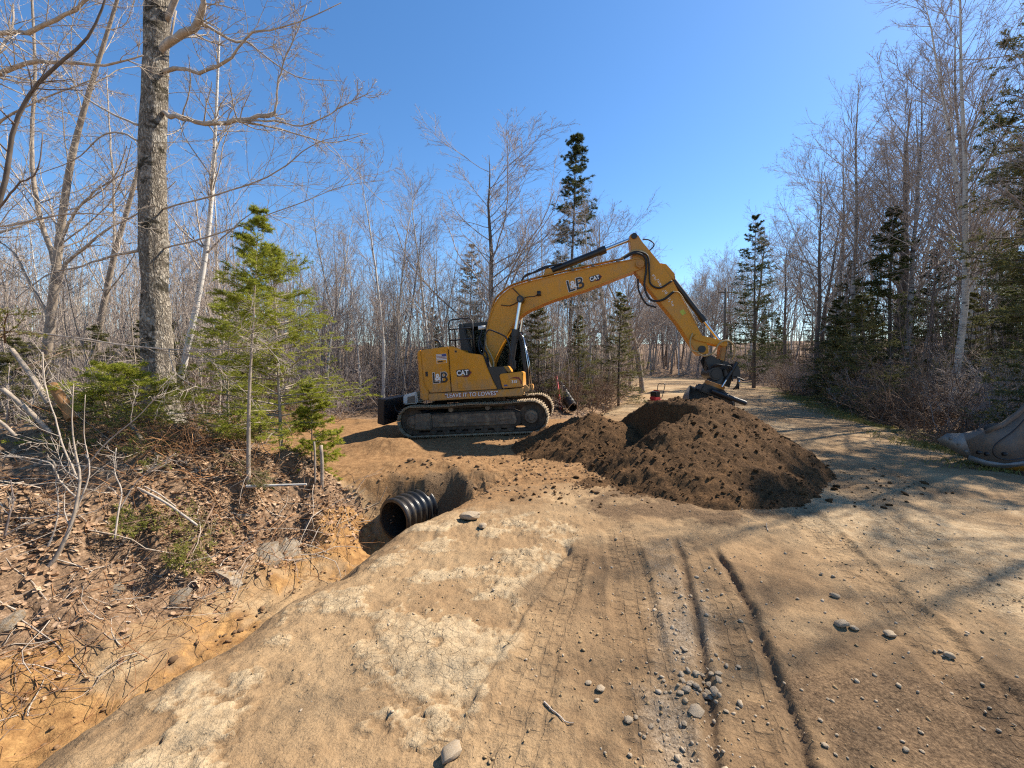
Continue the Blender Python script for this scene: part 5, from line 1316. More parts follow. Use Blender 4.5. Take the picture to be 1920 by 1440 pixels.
KIND = {}; HGT = {}
def register(key, name, tr, cr, mt, mc):
    HGT[key] = max(np.concatenate(a_.v)[:, 2].max() for a_ in (tr, cr) if a_ is not None and a_.n)
    KIND[key] = (name, tr.mesh(name + '_trunk', (mt,)) if tr is not None else None, cr.mesh(name + '_crown', (mc,)))
def plant(key, x, y, s=1.0, rot=None, label=None, cat='tree', group=None, tilt=(0, 0), z=None, sz=None):
    name, tm, cm = KIND[key]
    if z is None: z = ground_z(x, y) - 0.04
    rot = random.uniform(0, 6.28) if rot is None else rot
    if tm is None:
        e = link(name, cm, None, (x, y, z), (tilt[0], tilt[1], rot), (s, s, sz or s))
    else:
        e = empty(name, (x, y, z), (tilt[0], tilt[1], rot)); e.scale = (s, s, sz or s)
        link('trunk', tm, e); link('crown', cm, e)
    return tag(e, label, cat, group)

for k in range(4): register('birch%d' % k, 'birch_tree', *bare_tree(100 + k, 13, 0.095, 'birch'), M['bark_birch'] if k % 2 else M['bark_birch2'], M['twig'])
for k in range(3): register('maple%d' % k, 'bare_maple', *bare_tree(120 + k, 12, 0.16, 'maple'), M['bark_grey'] if k else M['bark_dark'], M['twig'])
for k in range(4): register('pole%d' % k, 'slender_bare_tree', *bare_tree(140 + k, 10, 0.06, 'pole'), [M['bark_birch'], M['bark_grey'], M['bark_grey'], M['bark_birch2']][k], M['twig'] if k % 2 else M['twig_pale'])
for k in range(3): register('clump%d' % k, 'sapling_clump', *bare_tree(160 + k, 6.5, 0.026, 'clump'), M['bark_grey'] if k else M['bark_birch2'], M['twig'])
for k in range(3): register('brush%d' % k, 'bare_bush', None, brush(180 + k, 1.9, 0.5), None, M['twig_brown'] if k == 1 else M['twig'])
register('lowbrush', 'bare_bush', None, brush(190, 1.0, 1.1, 40, 6), None, M['twig_brown'])
register('fir0', 'fir_tree', *conifer(200, 5.5, 1.35, 0.055, 90, 0.05, 11, 3, 11, 0.06, 0.016), M['bark_dark'], M['needle_olive'])
register('fir1', 'fir_tree', *conifer(201, 9, 2.3, 0.11, 120, 0.04, 11, 3, 11, 0.09, 0.026), M['bark_dark'], M['needle_dark'])
register('fir2', 'fir_tree', *conifer(202, 3.2, 1.2, 0.035, 70, 0.02, 10, 3, 11, 0.05, 0.013, up=.15), M['bark_dark'], M['needle_olive'])
register('spruce0', 'spruce_tree', *conifer(203, 13, 1.6, 0.13, 150, 0.34, 10, 3, 10, 0.10, 0.022, up=.08, profile=.45, gaps=.10, droop=-.012), M['bark_dark'], M['needle_dark'])
register('spruce1', 'spruce_tree', *conifer(204, 12, 2.3, 0.13, 130, 0.10, 10, 3, 10, 0.09, 0.026, up=.02, profile=.75, gaps=.15, droop=.02), M['bark_dark'], M['needle_dark'])
register('pine0', 'pine_tree', *conifer(205, 14, 3.3, 0.18, 110, 0.18, 12, 4, 11, 0.13, 0.026, up=.2, profile=.55, gaps=.12), M['bark_dark'], M['needle_olive'])

def clear_of(x, y, m=0.0):
    """true where something may grow: off the road, the drive, the ditch slope"""
    if Tx(y) - 0.3 - m < x < Rx(y) + 1.0 + m: return False
    if 5.5 < y < 14.5 and -5.5 < x < Lx(y): return False
    return True

# ------------------------------------------------------------------ the big hardwood at the ditch bank and its neighbours
def custom_tree(name, stems, label, mt, mc, levels, cat='tree', sides=10, n=18, trunk_disp=0.0, group=None):
    """stems: list of (pixel polyline, depth or depths, r_start, r_end, is_trunk)"""
    rs = np.random.default_rng(abs(hash(label)) % 1000 if False else len(label) * 7 + len(stems))
    tr, cr = Acc(), Acc(); base = None; paths = []; rads = []; Ls = []
    for pts, Yd, ra, rb, tk in stems:
        Yd = np.broadcast_to(np.asarray(Yd, float), (len(pts),))
        P = spline([at(p[0], p[1], yv) for p, yv in zip(pts, Yd)], 60 if trunk_disp and tk else n)
        if base is None: base = P[0].copy()
        rr = np.linspace(ra, rb, len(P))
        if not tk: P[1:-1] += rs.normal(0, 1, (len(P) - 2, 3)) * np.minimum(rr[1:-1, None] * 0.35, 0.012)
        rr = rr * (1 + rs.normal(0, 0.06, len(P))) if not tk else rr
        if tk and trunk_disp: rr = rr * (1 + 0.9 * np.exp(-np.linspace(0, 9, len(P)))) 
        if trunk_disp and tk:
            acc = tr; sd = 30
            a0 = acc.n; acc.tube(P - base, rr, sd)
            Vt = acc.v[-1]; k_ = np.arange(len(Vt)); ang = (k_ % sd) / sd * 2 * math.pi; hh_ = Vt[:, 2]
            cen_ = np.repeat(P - base, sd, 0); dirv = norm(Vt - cen_)
            disp = 0.6 * fbm(ang * 3.2, hh_ * 1.2, 3, 4) + 0.5 * np.abs(fbm(ang * 6.5, hh_ * 2.4, 5, 3)) - 0.25 * sst(.5, .95, np.sin(hh_ * 3.1 + 1.5 * fbm(ang, hh_, 9, 2)))
            acc.v[-1] = Vt + dirv * (disp * trunk_disp)[:, None]
        else:
            (tr if tk else cr).tube(P - base, rr, sides if tk else 6)
        Pn = P[np.linspace(0, len(P) - 1, n).astype(int)] - base
        paths.append(Pn); rads.append(rr[np.linspace(0, len(P) - 1, n).astype(int)]); Ls.append(np.linalg.norm(np.diff(P, axis=0), axis=1).sum())
    PA, RA, LA = np.array(paths), np.array(rads), np.array(Ls)
    sel = [i for i, s in enumerate(stems) if not (s[4] and trunk_disp)]
    add_branches(rs, cr, PA[sel], RA[sel], LA[sel], levels)
    e = empty(name, tuple(base)); tag(e, label, cat, group)
    tr.obj('trunk', mt, e) if tr.n else None; cr.obj('crown', mc, e)
    return e

YB = 7.2
lv_big = [dict(k=14, ang=0.75, lenf=0.36, n=9, wob=.13, trop=.02, rf=.32, rmin=.005, sides=4, t0=.2), dict(k=8, ang=0.7, lenf=0.42, n=6, wob=.13, trop=.02, rf=.55, rmin=.003), dict(k=5, ang=.7, lenf=.42, n=3, wob=.12, trop=.02, rf=.7, rmin=.0022)]
custom_tree('hardwood_tree', [
    ([(306, 800), (300, 740), (293, 600), (288, 450), (287, 300), (291, 150), (296, 0), (300, -150), (306, -330)], [YB] * 9, 0.20, 0.16, True),
    ([(292, 108), (318, 80), (350, 62), (372, 40), (380, 15), (383, -30), (395, -120)], [YB, YB - .1, YB - .2, YB - .3, YB - .4, YB - .5, YB - .7], 0.062, 0.035, False),
    ([(298, 140), (330, 130), (375, 134), (412, 120), (440, 100), (470, 62), (500, 58), (560, 42), (640, 5)], np.linspace(YB, YB - .6, 9), 0.034, 0.006, False),
    ([(372, 40), (400, 55), (440, 78), (465, 80), (510, 115), (560, 145), (640, 152)], np.linspace(YB - .3, YB + .4, 7), 0.025, 0.005, False),
    ([(296, 211), (345, 221), (400, 233), (450, 226), (515, 213)], np.linspace(YB, YB - .7, 5), 0.040, 0.030, False),
    ([(515, 213), (519, 185), (522, 150), (535, 110), (556, 62), (575, 10)], np.linspace(YB - .7, YB - 1., 6), 0.018, 0.006, False),
    ([(470, 226), (520, 228), (560, 236), (605, 222), (640, 200), (700, 170)], np.linspace(YB - .6, YB - 1.2, 6), 0.016, 0.004, False),
    ([(450, 228), (500, 236), (560, 252), (620, 268), (690, 250)], np.linspace(YB - .6, YB - .2, 5), 0.018, 0.004, False),
    ([(294, 396), (400, 366), (470, 345), (530, 315), (570, 282), (612, 262), (680, 250)], np.linspace(YB, YB - 1.0, 7), 0.015, 0.003, False),
    ([(294, 470), (400, 441), (480, 411), (560, 382), (640, 350), (720, 338)], np.linspace(YB, YB - .5, 6), 0.016, 0.003, False),
    ([(262, 235), (215, 215), (170, 190), (120, 150), (80, 120)], np.linspace(YB, YB + 1.0, 5), 0.022, 0.005, False),
    ([(262, 470), (215, 478), (150, 500), (90, 515), (30, 560)], np.linspace(YB, YB + .8, 5), 0.026, 0.006, False),
    ([(265, 270), (230, 250), (190, 255), (140, 300), (60, 330)], np.linspace(YB, YB + .6, 5), 0.02, 0.005, False),
    ([(310, 40), (340, -20), (400, -60), (520, -80), (680, -90)], np.linspace(YB, YB - .3, 5), 0.05, 0.01, False),
    ([(285, 10), (240, -40), (160, -60), (40, -90)], np.linspace(YB, YB + .8, 4), 0.04, 0.01, False),
], 'thick rough-barked tree with mossy trunk standing above the ditch bank', M['bark_big'], M['twig_pale'], lv_big, trunk_disp=0.05)

lv_grey = [dict(k=15, ang=0.8, lenf=0.34, n=9, wob=.10, trop=.03, rf=.30, rmin=.005, sides=4, t0=.2), dict(k=8, ang=0.7, lenf=0.42, n=6, wob=.12, trop=.02, rf=.5, rmin=.003), dict(k=5, ang=.7, lenf=.42, n=3, wob=.12, rf=.7, rmin=.0022)]
custom_tree('grey_tree', [
    ([(78, 730), (95, 600), (108, 480), (122, 370), (138, 280), (162, 190), (186, 110), (220, 0), (250, -100)], np.linspace(8.4, 8.0, 9), 0.085, 0.018, True),
    ([(80, 735), (98, 600), (104, 500), (78, 420), (62, 330), (60, 240), (66, 140), (60, 0), (55, -80)], np.linspace(8.4, 8.6, 9), 0.06, 0.014, True),
    ([(104, 560), (120, 500), (150, 470), (200, 430), (258, 400), (330, 340)], np.linspace(8.4, 7.9, 6), 0.04, 0.008, False),
    ([(95, 600), (60, 540), (30, 480), (-20, 440)], np.linspace(8.4, 8.2, 4), 0.04, 0.01, False),
    ([(108, 470), (140, 400), (190, 350), (262, 310)], np.linspace(8.3, 7.8, 4), 0.03, 0.006, False),
], 'pale grey forked tree with spreading boughs by the edge of the picture', M['bark_grey'], M['twig_pale'], lv_grey)
custom_tree('grey_tree', [
    ([(172, 705), (185, 620), (205, 520), (222, 450), (240, 390), (258, 320), (285, 220), (310, 120), (330, 20)], np.linspace(9.6, 9.2, 9), 0.07, 0.018, True),
    ([(205, 520), (215, 440), (212, 340), (205, 240), (200, 140)], np.linspace(9.5, 9.8, 5), 0.03, 0.01, False),
], 'slim pale leaning tree just beside the thick rough-barked trunk', M['bark_grey'], M['twig_pale'], lv_grey)
custom_tree('grey_tree', [
    ([(-130, 700), (-140, 400), (-120, 100), (-130, -200)], [5.2, 5.2, 5.0, 5.0], 0.12, 0.08, True),
    ([(-120, 190), (-60, 160), (0, 138), (60, 117), (130, 118), (200, 121), (268, 104)], np.linspace(5.0, 4.6, 7), 0.036, 0.007, False),
    ([(-120, 90), (-60, 72), (0, 62), (60, 57), (110, 35), (160, 3), (200, -40)], np.linspace(5.0, 4.6, 7), 0.035, 0.010, False),
    ([(-130, 420), (-60, 300), (0, 230), (70, 190), (170, 150)], np.linspace(5.2, 4.8, 5), 0.02, 0.005, False),
    ([(-130, 500), (-50, 440), (30, 420), (140, 400), (250, 410)], np.linspace(5.2, 5.0, 5), 0.02, 0.005, False),
    ([(-130, 640), (-20, 620), (100, 628), (240, 648), (350, 656), (470, 652), (540, 628)], np.linspace(5.2, 4.7, 7), 0.014, 0.004, False),
], 'tree outside the frame whose pale boughs reach in at the top corner', M['bark_grey'], M['twig_pale'], lv_grey)
custom_tree('dark_sapling', [
    ([(-25, 470), (-8, 400), (12, 330), (26, 240), (62, 168), (110, 120), (160, 76), (190, 20), (215, -60)], np.linspace(4.0, 4.0, 9), 0.024, 0.007, True),
    ([(-25, 470), (-40, 600), (-45, 760)], [4.0, 4.05, 4.1], 0.024, 0.026, True),
    ([(28, 236), (10, 215), (-20, 190)], [4, 3.9, 3.8], 0.010, 0.005, False),
    ([(-8, 400), (30, 350), (70, 320), (80, 250)], [4, 3.9, 3.8, 3.8], 0.010, 0.004, False),
], 'thin dark reddish stem curving up close to the camera', M['bark_dark'], M['twig_dark'], [dict(k=5, ang=0.7, lenf=0.16, n=5, wob=.1, rf=.5, rmin=.0025), dict(k=3, ang=.7, lenf=.4, n=4, rf=.7, rmin=.002)])
custom_tree('birch_tree', [
    ([(333, 735), (352, 650), (375, 540), (390, 440), (399, 340), (404, 240), (408, 150), (412, 60)], np.linspace(9.4, 9.4, 8), 0.075, 0.016, True),
], 'leaning white birch between the thick trunk and the green fir', M['bark_birch'], M['twig_pale'],
    [dict(k=26, ang=0.7, lenf=0.20, n=7, wob=.1, trop=.05, rf=.45, rmin=.006, t0=.3), dict(k=7, ang=.6, lenf=.45, n=5, rf=.6, rmin=.0035), dict(k=4, ang=.6, lenf=.5, n=4, rf=.7, rmin=.0028)])

# the two firs on the bank
def bank_fir(px, pybase, pytop, Y, seed, rad, label, **kw):
    b0 = at(px, pybase, Y); t0 = at(px - 6, pytop, Y); H = t0[2] - b0[2]
    tr, cr = conifer(seed, H, rad, kw.pop('r0', 0.03), **kw)
    mt = kw.get('mt', M['bark_grey'])
    e = empty('fir_tree', tuple(b0), (0, R(-1), random.uniform(0, 6))); tag(e, label, 'fir')
    tr.obj('trunk', mt, e); cr.obj('crown', M['needle'], e); return e
bank_fir(466, 905, 385, 5.0, 31, 0.80, 'slender young fir with a bare lower stem on the leafy bank', nb=46, z0=0.50, kt=11, kt2=4, per=12, ln=0.034, wd=0.006, up=.30, profile=.7, r0=0.026)
bank_fir(528, 868, 468, 5.9, 32, 1.22, 'bushy bright green fir between the bank and the excavator', nb=105, z0=0.10, kt=11, kt2=4, per=11, ln=0.040, wd=0.007, up=.22, profile=.55, r0=0.03)
bank_fir(430, 850, 560, 6.4, 33, 0.85, 'low green fir behind the slender stem of its taller neighbour', nb=48, z0=0.06, kt=10, kt2=4, per=11, ln=0.040, wd=0.007, up=.2, profile=.6, r0=0.024)
bank_fir(585, 890, 725, 6.1, 34, 0.5, 'small fir seedling at the corner of the brown fill', nb=50, z0=0.05, kt=10, kt2=4, per=14, ln=0.038, wd=0.010, up=.2, profile=.6, r0=0.014)
bank_fir(225, 830, 690, 5.6, 35, 0.95, 'yellow-green fir seedling below the thick trunk', nb=60, z0=0.04, kt=11, kt2=4, per=12, ln=0.040, wd=0.007, up=.15, profile=.5, r0=0.016)

# two cut stems standing on the bank
for px, y0, y1, lb in ((603, 912, 835, 'cut brown stem, the thicker of a pair on the bank'), (590, 905, 828, 'cut thin stem leaning beside a thicker cut stem on the bank')):
    b0 = hit(px, y0, 3, 9); t0 = at(px - 1, y1, b0[1])
    a = Acc(); a.tube(spline([b0 - [0, 0, .1], (b0 + t0) / 2 + [0.01, 0, 0], t0], 6), [0.026, 0.026, 0.025, 0.025, 0.024, 0.024] if px > 600 else 0.015, 8)
    o = a.obj('cut_sapling', M['bark_grey']); tag(o, lb, 'sapling')

# ------------------------------------------------------------------ standout trees further off
def plant_at(key, px, pybase, pytop, Y, label, cat='tree', H0=None, rot=None, group=None, xs=1.0):
    p = at(px, pybase, Y); t = at(px, pytop, Y); name, tm, cm = KIND[key]
    z = ground_z(p[0], p[1]) - .05
    H = t[2] - z
    s = H / HGT[key]
    return plant(key, p[0], p[1], s * xs, rot, label, cat, group, z=z, sz=s)
plant_at('maple0', 930, 700, 232, 20, 'large round-crowned bare tree rising behind the excavator boom', H0=12, rot=1.0, xs=1.35)
plant_at('spruce0', 1066, 705, 252, 22, 'tall dark spruce with ragged top behind the boom', 'spruce', H0=13, rot=0.5)
plant_at('maple1', 1140, 705, 285, 24, 'wide bare tree spreading beside the tall dark spruce', H0=12, rot=2.2, xs=1.15)
plant_at('maple2', 1205, 705, 400, 27, 'lower bare tree leaning out beside the wide bare tree', H0=12, rot=0.2, xs=1.2)
plant_at('birch1', 742, 700, 320, 19, 'pale birch standing tall above the woods behind the blade', H0=13, rot=0.2)
plant_at('birch2', 640, 705, 345, 21, 'straight birch left of the tall pale birch in the woods', H0=13, rot=2.0)
plant_at('spruce1', 880, 700, 455, 25, 'dark ragged spruce half hidden behind the cab', 'spruce', H0=12, rot=0.0)
plant_at('spruce1', 1414, 700, 402, 30, 'pointed spruce standing alone against the sky along the road', 'spruce', H0=12, rot=3.0, xs=1.05)
plant_at('fir1', 1668, 700, 385, 17, 'broad dark fir at the roadside in front of the birches', 'fir', H0=9, rot=1.0, xs=1.1)
plant_at('fir1', 1560, 715, 560, 21, 'smaller dark fir beside the broad roadside fir', 'fir', H0=9, rot=4.0, xs=1.3)
plant('pine0', 14.5, 10.4, 9.6 / HGT['pine0'], 1.0, 'olive pine filling the edge of the picture beside the birches', 'pine', sz=13 / HGT['pine0'])
plant_at('birch3', 1782, 690, -60, 13.6, 'tallest white birch with bare forked crown at the roadside', H0=13, rot=0.4)
plant_at('birch1', 1812, 690, -90, 14.4, 'second white birch close beside the tallest one', H0=13, rot=3.4)
plant_at('birch2', 1690, 690, 20, 16.5, 'grey birch between the broad fir and the tallest birch', H0=13, rot=5.0)
plant_at('birch0', 1605, 690, 120, 19, 'slim birch rising behind the broad dark fir', H0=13, rot=2.0)
plant_at('maple0', 1530, 690, 225, 22, 'dark bare tree first in the row along the road', H0=12, rot=4.0, xs=.8)
for px, pb, pt, Y, lb in ((1010, 725, 560, 15.2, 'olive fir just in front of the boom cylinder'), (1085, 735, 590, 16.5, 'olive fir behind the red stake'), (1160, 730, 545, 19, 'brownish olive fir at the bend of the road'), (960, 720, 600, 17, 'short olive fir hidden behind the cab')):
    plant_at('fir0', px, pb, pt, Y, lb, 'fir', H0=5.5, xs=1.25)

# ------------------------------------------------------------------ the woods
placed = []
def try_place(n, xr, yr, keys, smin, smax, label, group, dmin=0.9, cat='tree', cond=None, tilt=0.05):
    c = 0; tries = 0
    while c < n and tries < n * 40:
        tries += 1
        x, y = random.uniform(*xr), random.uniform(*yr)
        if not clear_of(x, y) or (cond and not cond(x, y)): continue
        if any((x - a_) ** 2 + (y - b_) ** 2 < dmin * dmin for a_, b_ in placed): continue
        placed.append((x, y))
        key = random.choice(keys)
        BULK.append((plant(key, x, y, random.uniform(smin, smax), None, label, cat, group, (random.gauss(0, tilt), random.gauss(0, tilt))), key, x, y))
        c += 1
BULK = []
LOOK = dict(birch0='grey-barked birch', birch2='grey-barked birch', birch1='white-barked birch', birch3='white-barked birch', pole0='thin white-stemmed tree', pole1='slim grey tree', pole2='slim pale-twigged tree', pole3='slim speckled tree',
            maple0='dark spreading tree', maple1='grey spreading tree', maple2='grey wide-crowned tree', clump0='speckled many-stemmed sapling', clump1='grey many-stemmed sapling', clump2='grey many-stemmed sapling',
            brush0='grey twiggy bush', brush1='brown twiggy bush', brush2='grey tangled bush', lowbrush='low brown sprawling brush', fir0='olive fir', fir1='dark fir', fir2='small olive fir', spruce1='ragged dark spruce')
WHERE = [(130, 'behind the forked grey tree'), (260, 'left of the thick rough trunk'), (330, 'behind the thick rough trunk'), (420, 'right of the thick rough trunk'), (560, 'behind the bushy green fir'), (620, 'right of the bushy green fir'), (680, 'left of the tall pale birch'),
         (730, 'above the black blade'), (785, 'left of the engine hood'), (845, 'above the engine hood'), (905, 'behind the cab'), (960, 'behind the boom foot'), (1010, 'behind the boom cylinder'), (1065, 'left of the spruce trunk'), (1120, 'right of the spruce trunk'), (1180, 'below the boom tip'), (1235, 'below the stick top'),
         (1300, 'left of the raised stick'), (1380, 'by the distant utility pole'), (1450, 'by the lone pointed spruce'), (1520, 'right of the lone pointed spruce'), (1590, 'left of the broad fir'), (1660, 'by the broad fir'), (1730, 'right of the broad fir'), (1790, 'by the tallest white birch'), (1860, 'left of the olive pine'), (1925, 'by the olive pine'), (9e9, 'beyond the picture edge')]
ORD = ['first', 'second', 'third', 'fourth', 'fifth', 'sixth', 'seventh', 'eighth', 'ninth', 'tenth', 'eleventh', 'twelfth']
NUM = ['', 'one', 'two', 'three', 'four', 'five', 'six', 'seven', 'eight', 'nine', 'ten', 'eleven', 'twelve']
def single_out():
    fam = {}
    for o, key, x, y in BULK:
        px = 960 + 750 * x / y
        where = next(w for c, w in WHERE if px < c)
        lab = ('far ' if y > 24 else 'near ' if y < 13 else '') + LOOK[key] + ' ' + where
        fam.setdefault(lab, []).append((px, o))
    for lab, it in fam.items():
        it.sort(key=lambda t: t[0])
        for k, (px, o) in enumerate(it):
            o["label"] = lab if len(it) == 1 else '%s, %s of %s from left' % (lab, ORD[min(k, 11)], NUM[min(len(it), 12)])
vis = lambda x, y: abs(x) < 1.40 * y + 2
LEFT = lambda x, y: x < Lx(y) - 1.5
mixk = ['birch0', 'birch1', 'pole0', 'pole1', 'pole2', 'pole3', 'pole0', 'birch3']
def band(x0, x1):   # only what stands between two picture columns
    return lambda x, y: x0 < 960 + 750 * x / y < x1
try_place(62, (-14, 5), (14.5, 24), mixk + ['clump0', 'clump1'], .42, .70, 'slender bare tree in the crowded woods behind the excavator', 'bare trees behind the excavator', 0.8, cond=lambda x, y: LEFT(x, y) and 560 < 960 + 750 * x / y < 1210)
try_place(46, (-20, 14), (24, 42), mixk + ['maple1'], .55, .85, 'bare tree deep in the woods behind the excavator', 'bare trees deep in the woods', 1.3, cond=lambda x, y: LEFT(x, y) and 480 < 960 + 750 * x / y < 1190)
try_place(40, (-30, -6), (9.5, 26), mixk + ['clump0', 'clump2'], .55, .85, 'slender bare tree in the woods beyond the thick rough-barked tree', 'bare trees beyond the bank', 1.2, cond=lambda x, y: -60 < 960 + 750 * x / y < 600 and y > 9)
try_place(30, (-42, -10), (24, 40), mixk + ['maple2'], .7, 1.0, 'bare tree deep in the woods beyond the bank', 'bare trees deep beyond the bank', 1.6, cond=lambda x, y: -60 < 960 + 750 * x / y < 600)
try_place(30, (16, 34), (15, 34), mixk + ['maple0'], 1.0, 1.3, 'tall bare tree in the roadside woods beyond the birches', 'tall bare trees beyond the birches', 1.3, cond=lambda x, y: x > Rx(y) + 2.5 and 1480 < 960 + 750 * x / y < 2000)
try_place(34, (20, 55), (26, 52), mixk + ['maple1', 'maple0'], 1.0, 1.3, 'tall bare tree far back in the roadside woods', 'tall bare trees far back', 1.5, cond=lambda x, y: x > Rx(y) + 2 and 1390 < 960 + 750 * x / y < 2000)
try_place(6, (10.8, 18), (5.8, 12), ['birch0', 'birch3', 'maple1'], 0.9, 1.1, 'tall bare tree beside the road beyond the picture edge', 'trees beyond the picture edge', 1.6, cond=lambda x, y: x > Rx(y) + 2.5 and 960 + 750 * x / y > 1960)
try_place(30, (2, 32), (52, 80), ['maple0', 'maple1', 'maple2', 'birch1'], 1.0, 1.25, 'distant bare tree closing the end of the road', 'distant trees at the end of the road', 1.8, cond=lambda x, y: 1150 < 960 + 750 * x / y < 1420 and y > 50 and not (Lx(y) - 1 < x < Rx(y) + 1))
try_place(12, (22, 34), (36, 60), ['fir1', 'spruce1'], .5, .8, 'dark conifer deep in the roadside woods', 'dark conifers deep in the roadside woods', 2.0, 'fir', cond=lambda x, y: x > Rx(y) + 2)
try_place(14, (14, 30), (10, 26), ['fir0', 'fir2', 'fir1'], .55, .9, 'dark low conifer among the roadside birches', 'low conifers among the birches', 1.6, 'fir', cond=lambda x, y: x > Rx(y) + 3.0 and 1500 < 960 + 750 * x / y < 1990)
try_place(14, (-14, 6), (15, 28), ['fir0', 'fir2'], .6, 1.0, 'olive conifer in the undergrowth behind the excavator', 'olive conifers behind the excavator', 1.4, 'fir', cond=lambda x, y: LEFT(x, y) and 560 < 960 + 750 * x / y < 1200)
try_place(9, (-12, -5), (7, 13), ['fir2'], .5, .9, 'low olive conifer in the brush beyond the bank', 'low conifers beyond the bank', 1.2, 'fir', cond=lambda x, y: 0 < 960 + 750 * x / y < 560)
# undergrowth
try_place(60, (-14, 8), (13.6, 24), ['brush0', 'brush1', 'brush2'], .8, 1.4, 'leafless twiggy bush in the undergrowth behind the excavator', 'bushes behind the excavator', 0.7, 'bush', cond=lambda x, y: LEFT(x, y) and 560 < 960 + 750 * x / y < 1215)
try_place(44, (-16, -5), (6.5, 16), ['brush0', 'brush1', 'brush2', 'clump1'], .6, 1.2, 'leafless twiggy bush in the thicket around the thick trunk', 'bushes around the thick trunk', 0.7, 'bush', cond=lambda x, y: -40 < 960 + 750 * x / y < 640)
try_place(62, (9, 30), (8, 34), ['brush0', 'brush1', 'lowbrush', 'brush2'], .8, 1.5, 'leafless twiggy bush along the far side of the road', 'bushes along the far side of the road', 0.8, 'bush', cond=lambda x, y: Rx(y) + 1.3 < x < Rx(y) + 7 and 1380 < 960 + 750 * x / y < 2000)
try_place(44, (9, 24), (8, 24), ['lowbrush', 'lowbrush', 'lowbrush', 'fir2'], .7, 1.4, 'low brown slash and boughs heaped along the road edge', 'slash along the road edge', 0.7, 'brush', cond=lambda x, y: Rx(y) + 1.0 < x < Rx(y) + 5 and 1440 < 960 + 750 * x / y < 2000)
try_place(34, (4, 34), (28, 64), ['brush0', 'brush1', 'brush2'], 1.2, 2.2, 'distant leafless bush lining the end of the road', 'bushes at the end of the road', 1.0, 'bush', cond=lambda x, y: (LEFT(x, y) and 1120 < 960 + 750 * x / y) or (x > Rx(y) + 1 and 960 + 750 * x / y < 1500))

single_out()
def far_woods():
    rs = np.random.default_rng(5); pts = []
    for (a0, a1, y0, y1, n) in ((-150, 1150, 42, 62, 330), (1430, 2100, 46, 70, 190), (1130, 1440, 76, 110, 190), (-150, 560, 30, 42, 80)):
        k = 0
        while k < n:
            px, y = rs.uniform(a0, a1), rs.uniform(y0, y1); x = (px - 960) / 750 * y
            if Lx(y) - 2 < x < Rx(y) + 2 and y < 82: continue
            pts.append((x, y)); k += 1
    pts = np.array(pts); m_ = len(pts); z = terrain(pts[:, 0], pts[:, 1])[0]
    H = rs.uniform(7, 12.5, m_) * np.where(pts[:, 0] > 25, 1.2, 1.0); a = Acc()
    P = walk(rs, np.stack([pts[:, 0], pts[:, 1], z - .2], 1), np.stack([rs.normal(0, .05, m_), rs.normal(0, .05, m_), np.ones(m_)], 1), H, 7, .03, .02); Rd = taper(rs.uniform(.05, .11, m_), 7, .1); tubes(a, P, Rd, 3)
    add_branches(rs, a, P, Rd, H, [dict(k=11, ang=.7, lenf=.23, n=3, trop=.08, rf=.35, rmin=.018, t0=.12), dict(k=2, ang=.6, lenf=.55, n=2, trop=.03, rf=.7, rmin=.012)])
    o = a.obj('far_woods', M['twig']); tag(o, 'distant mass of bare grey woods closing the view', kind='stuff')
    # undergrowth of the far woods
    rs = np.random.default_rng(6); n = 620; px = np.concatenate([rs.uniform(-200, 1160, n), rs.uniform(1400, 2100, 330), rs.uniform(1080, 1480, 330)]); y = np.concatenate([rs.uniform(26, 50, n), rs.uniform(30, 60, 330), rs.uniform(60, 95, 330)]); x = (px - 960) / 750 * y
    k = ~((x > Tx(y) - 1) & (x < Rx(y) + 2) & (y < 62)); x, y = x[k], y[k]; z = terrain(x, y)[0]; m_ = len(x)
    P = walk(rs, np.stack([x, y, z], 1), np.stack([rs.normal(0, .35, m_), rs.normal(0, .35, m_), np.ones(m_)], 1), rs.uniform(1.0, 3.4, m_), 5, .1, 0); Rd = taper(rs.uniform(.012, .025, m_), 5, .4); b = Acc(); tubes(b, P, Rd, 3)
    add_branches(rs, b, P, Rd, np.full(m_, 2.0), [dict(k=6, ang=.7, lenf=.55, n=3, wob=.15, rf=.6, rmin=.018), dict(k=2, ang=.7, lenf=.55, n=2, wob=.15, rf=.8, rmin=.013)])
    o = b.obj('far_undergrowth', M['twig_brown']); tag(o, 'brown leafless undergrowth deep in the woods', kind='stuff')
far_woods()
def thicket(name, spans, mat, label, hr, rr, seed):
    rs = np.random.default_rng(seed); X = []; Yv = []
    for a0, a1, y0, y1, n in spans:
        px, y = rs.uniform(a0, a1, n), rs.uniform(y0, y1, n); x = (px - 960) / 750 * y
        k = (x < Tx(y) - 0.6) & ~((y < 14.3) & (x > -6.5)) if a0 < 1300 else (x > Rx(y) + 2.2)
        X.append(x[k]); Yv.append(y[k])
    x, y = np.concatenate(X), np.concatenate(Yv); z = terrain(x, y)[0]; m_ = len(x); H = rs.uniform(*hr, m_)
    P = walk(rs, np.stack([x, y, z - .05], 1), np.stack([rs.normal(0, .11, m_), rs.normal(0, .11, m_), np.ones(m_)], 1), H, 6, .06, .013); Rd = taper(rs.uniform(*rr, m_), 6, .2); a = Acc(); tubes(a, P, Rd, 3)
    add_branches(rs, a, P, Rd, H, [dict(k=7, ang=.6, lenf=.24, n=3, trop=.07, rf=.45, rmin=.006, t0=.25), dict(k=2, ang=.6, lenf=.55, n=2, rf=.7, rmin=.005)])
    o = a.obj(name, mat); tag(o, label, kind='stuff')
thicket('pale_thicket', ((540, 1230, 14.5, 30, 420), (-120, 560, 11, 30, 420)), M['twig_pale'], 'crowded pale sapling stems filling the woods behind the excavator', (3.0, 7.5), (.012, .028), 11)
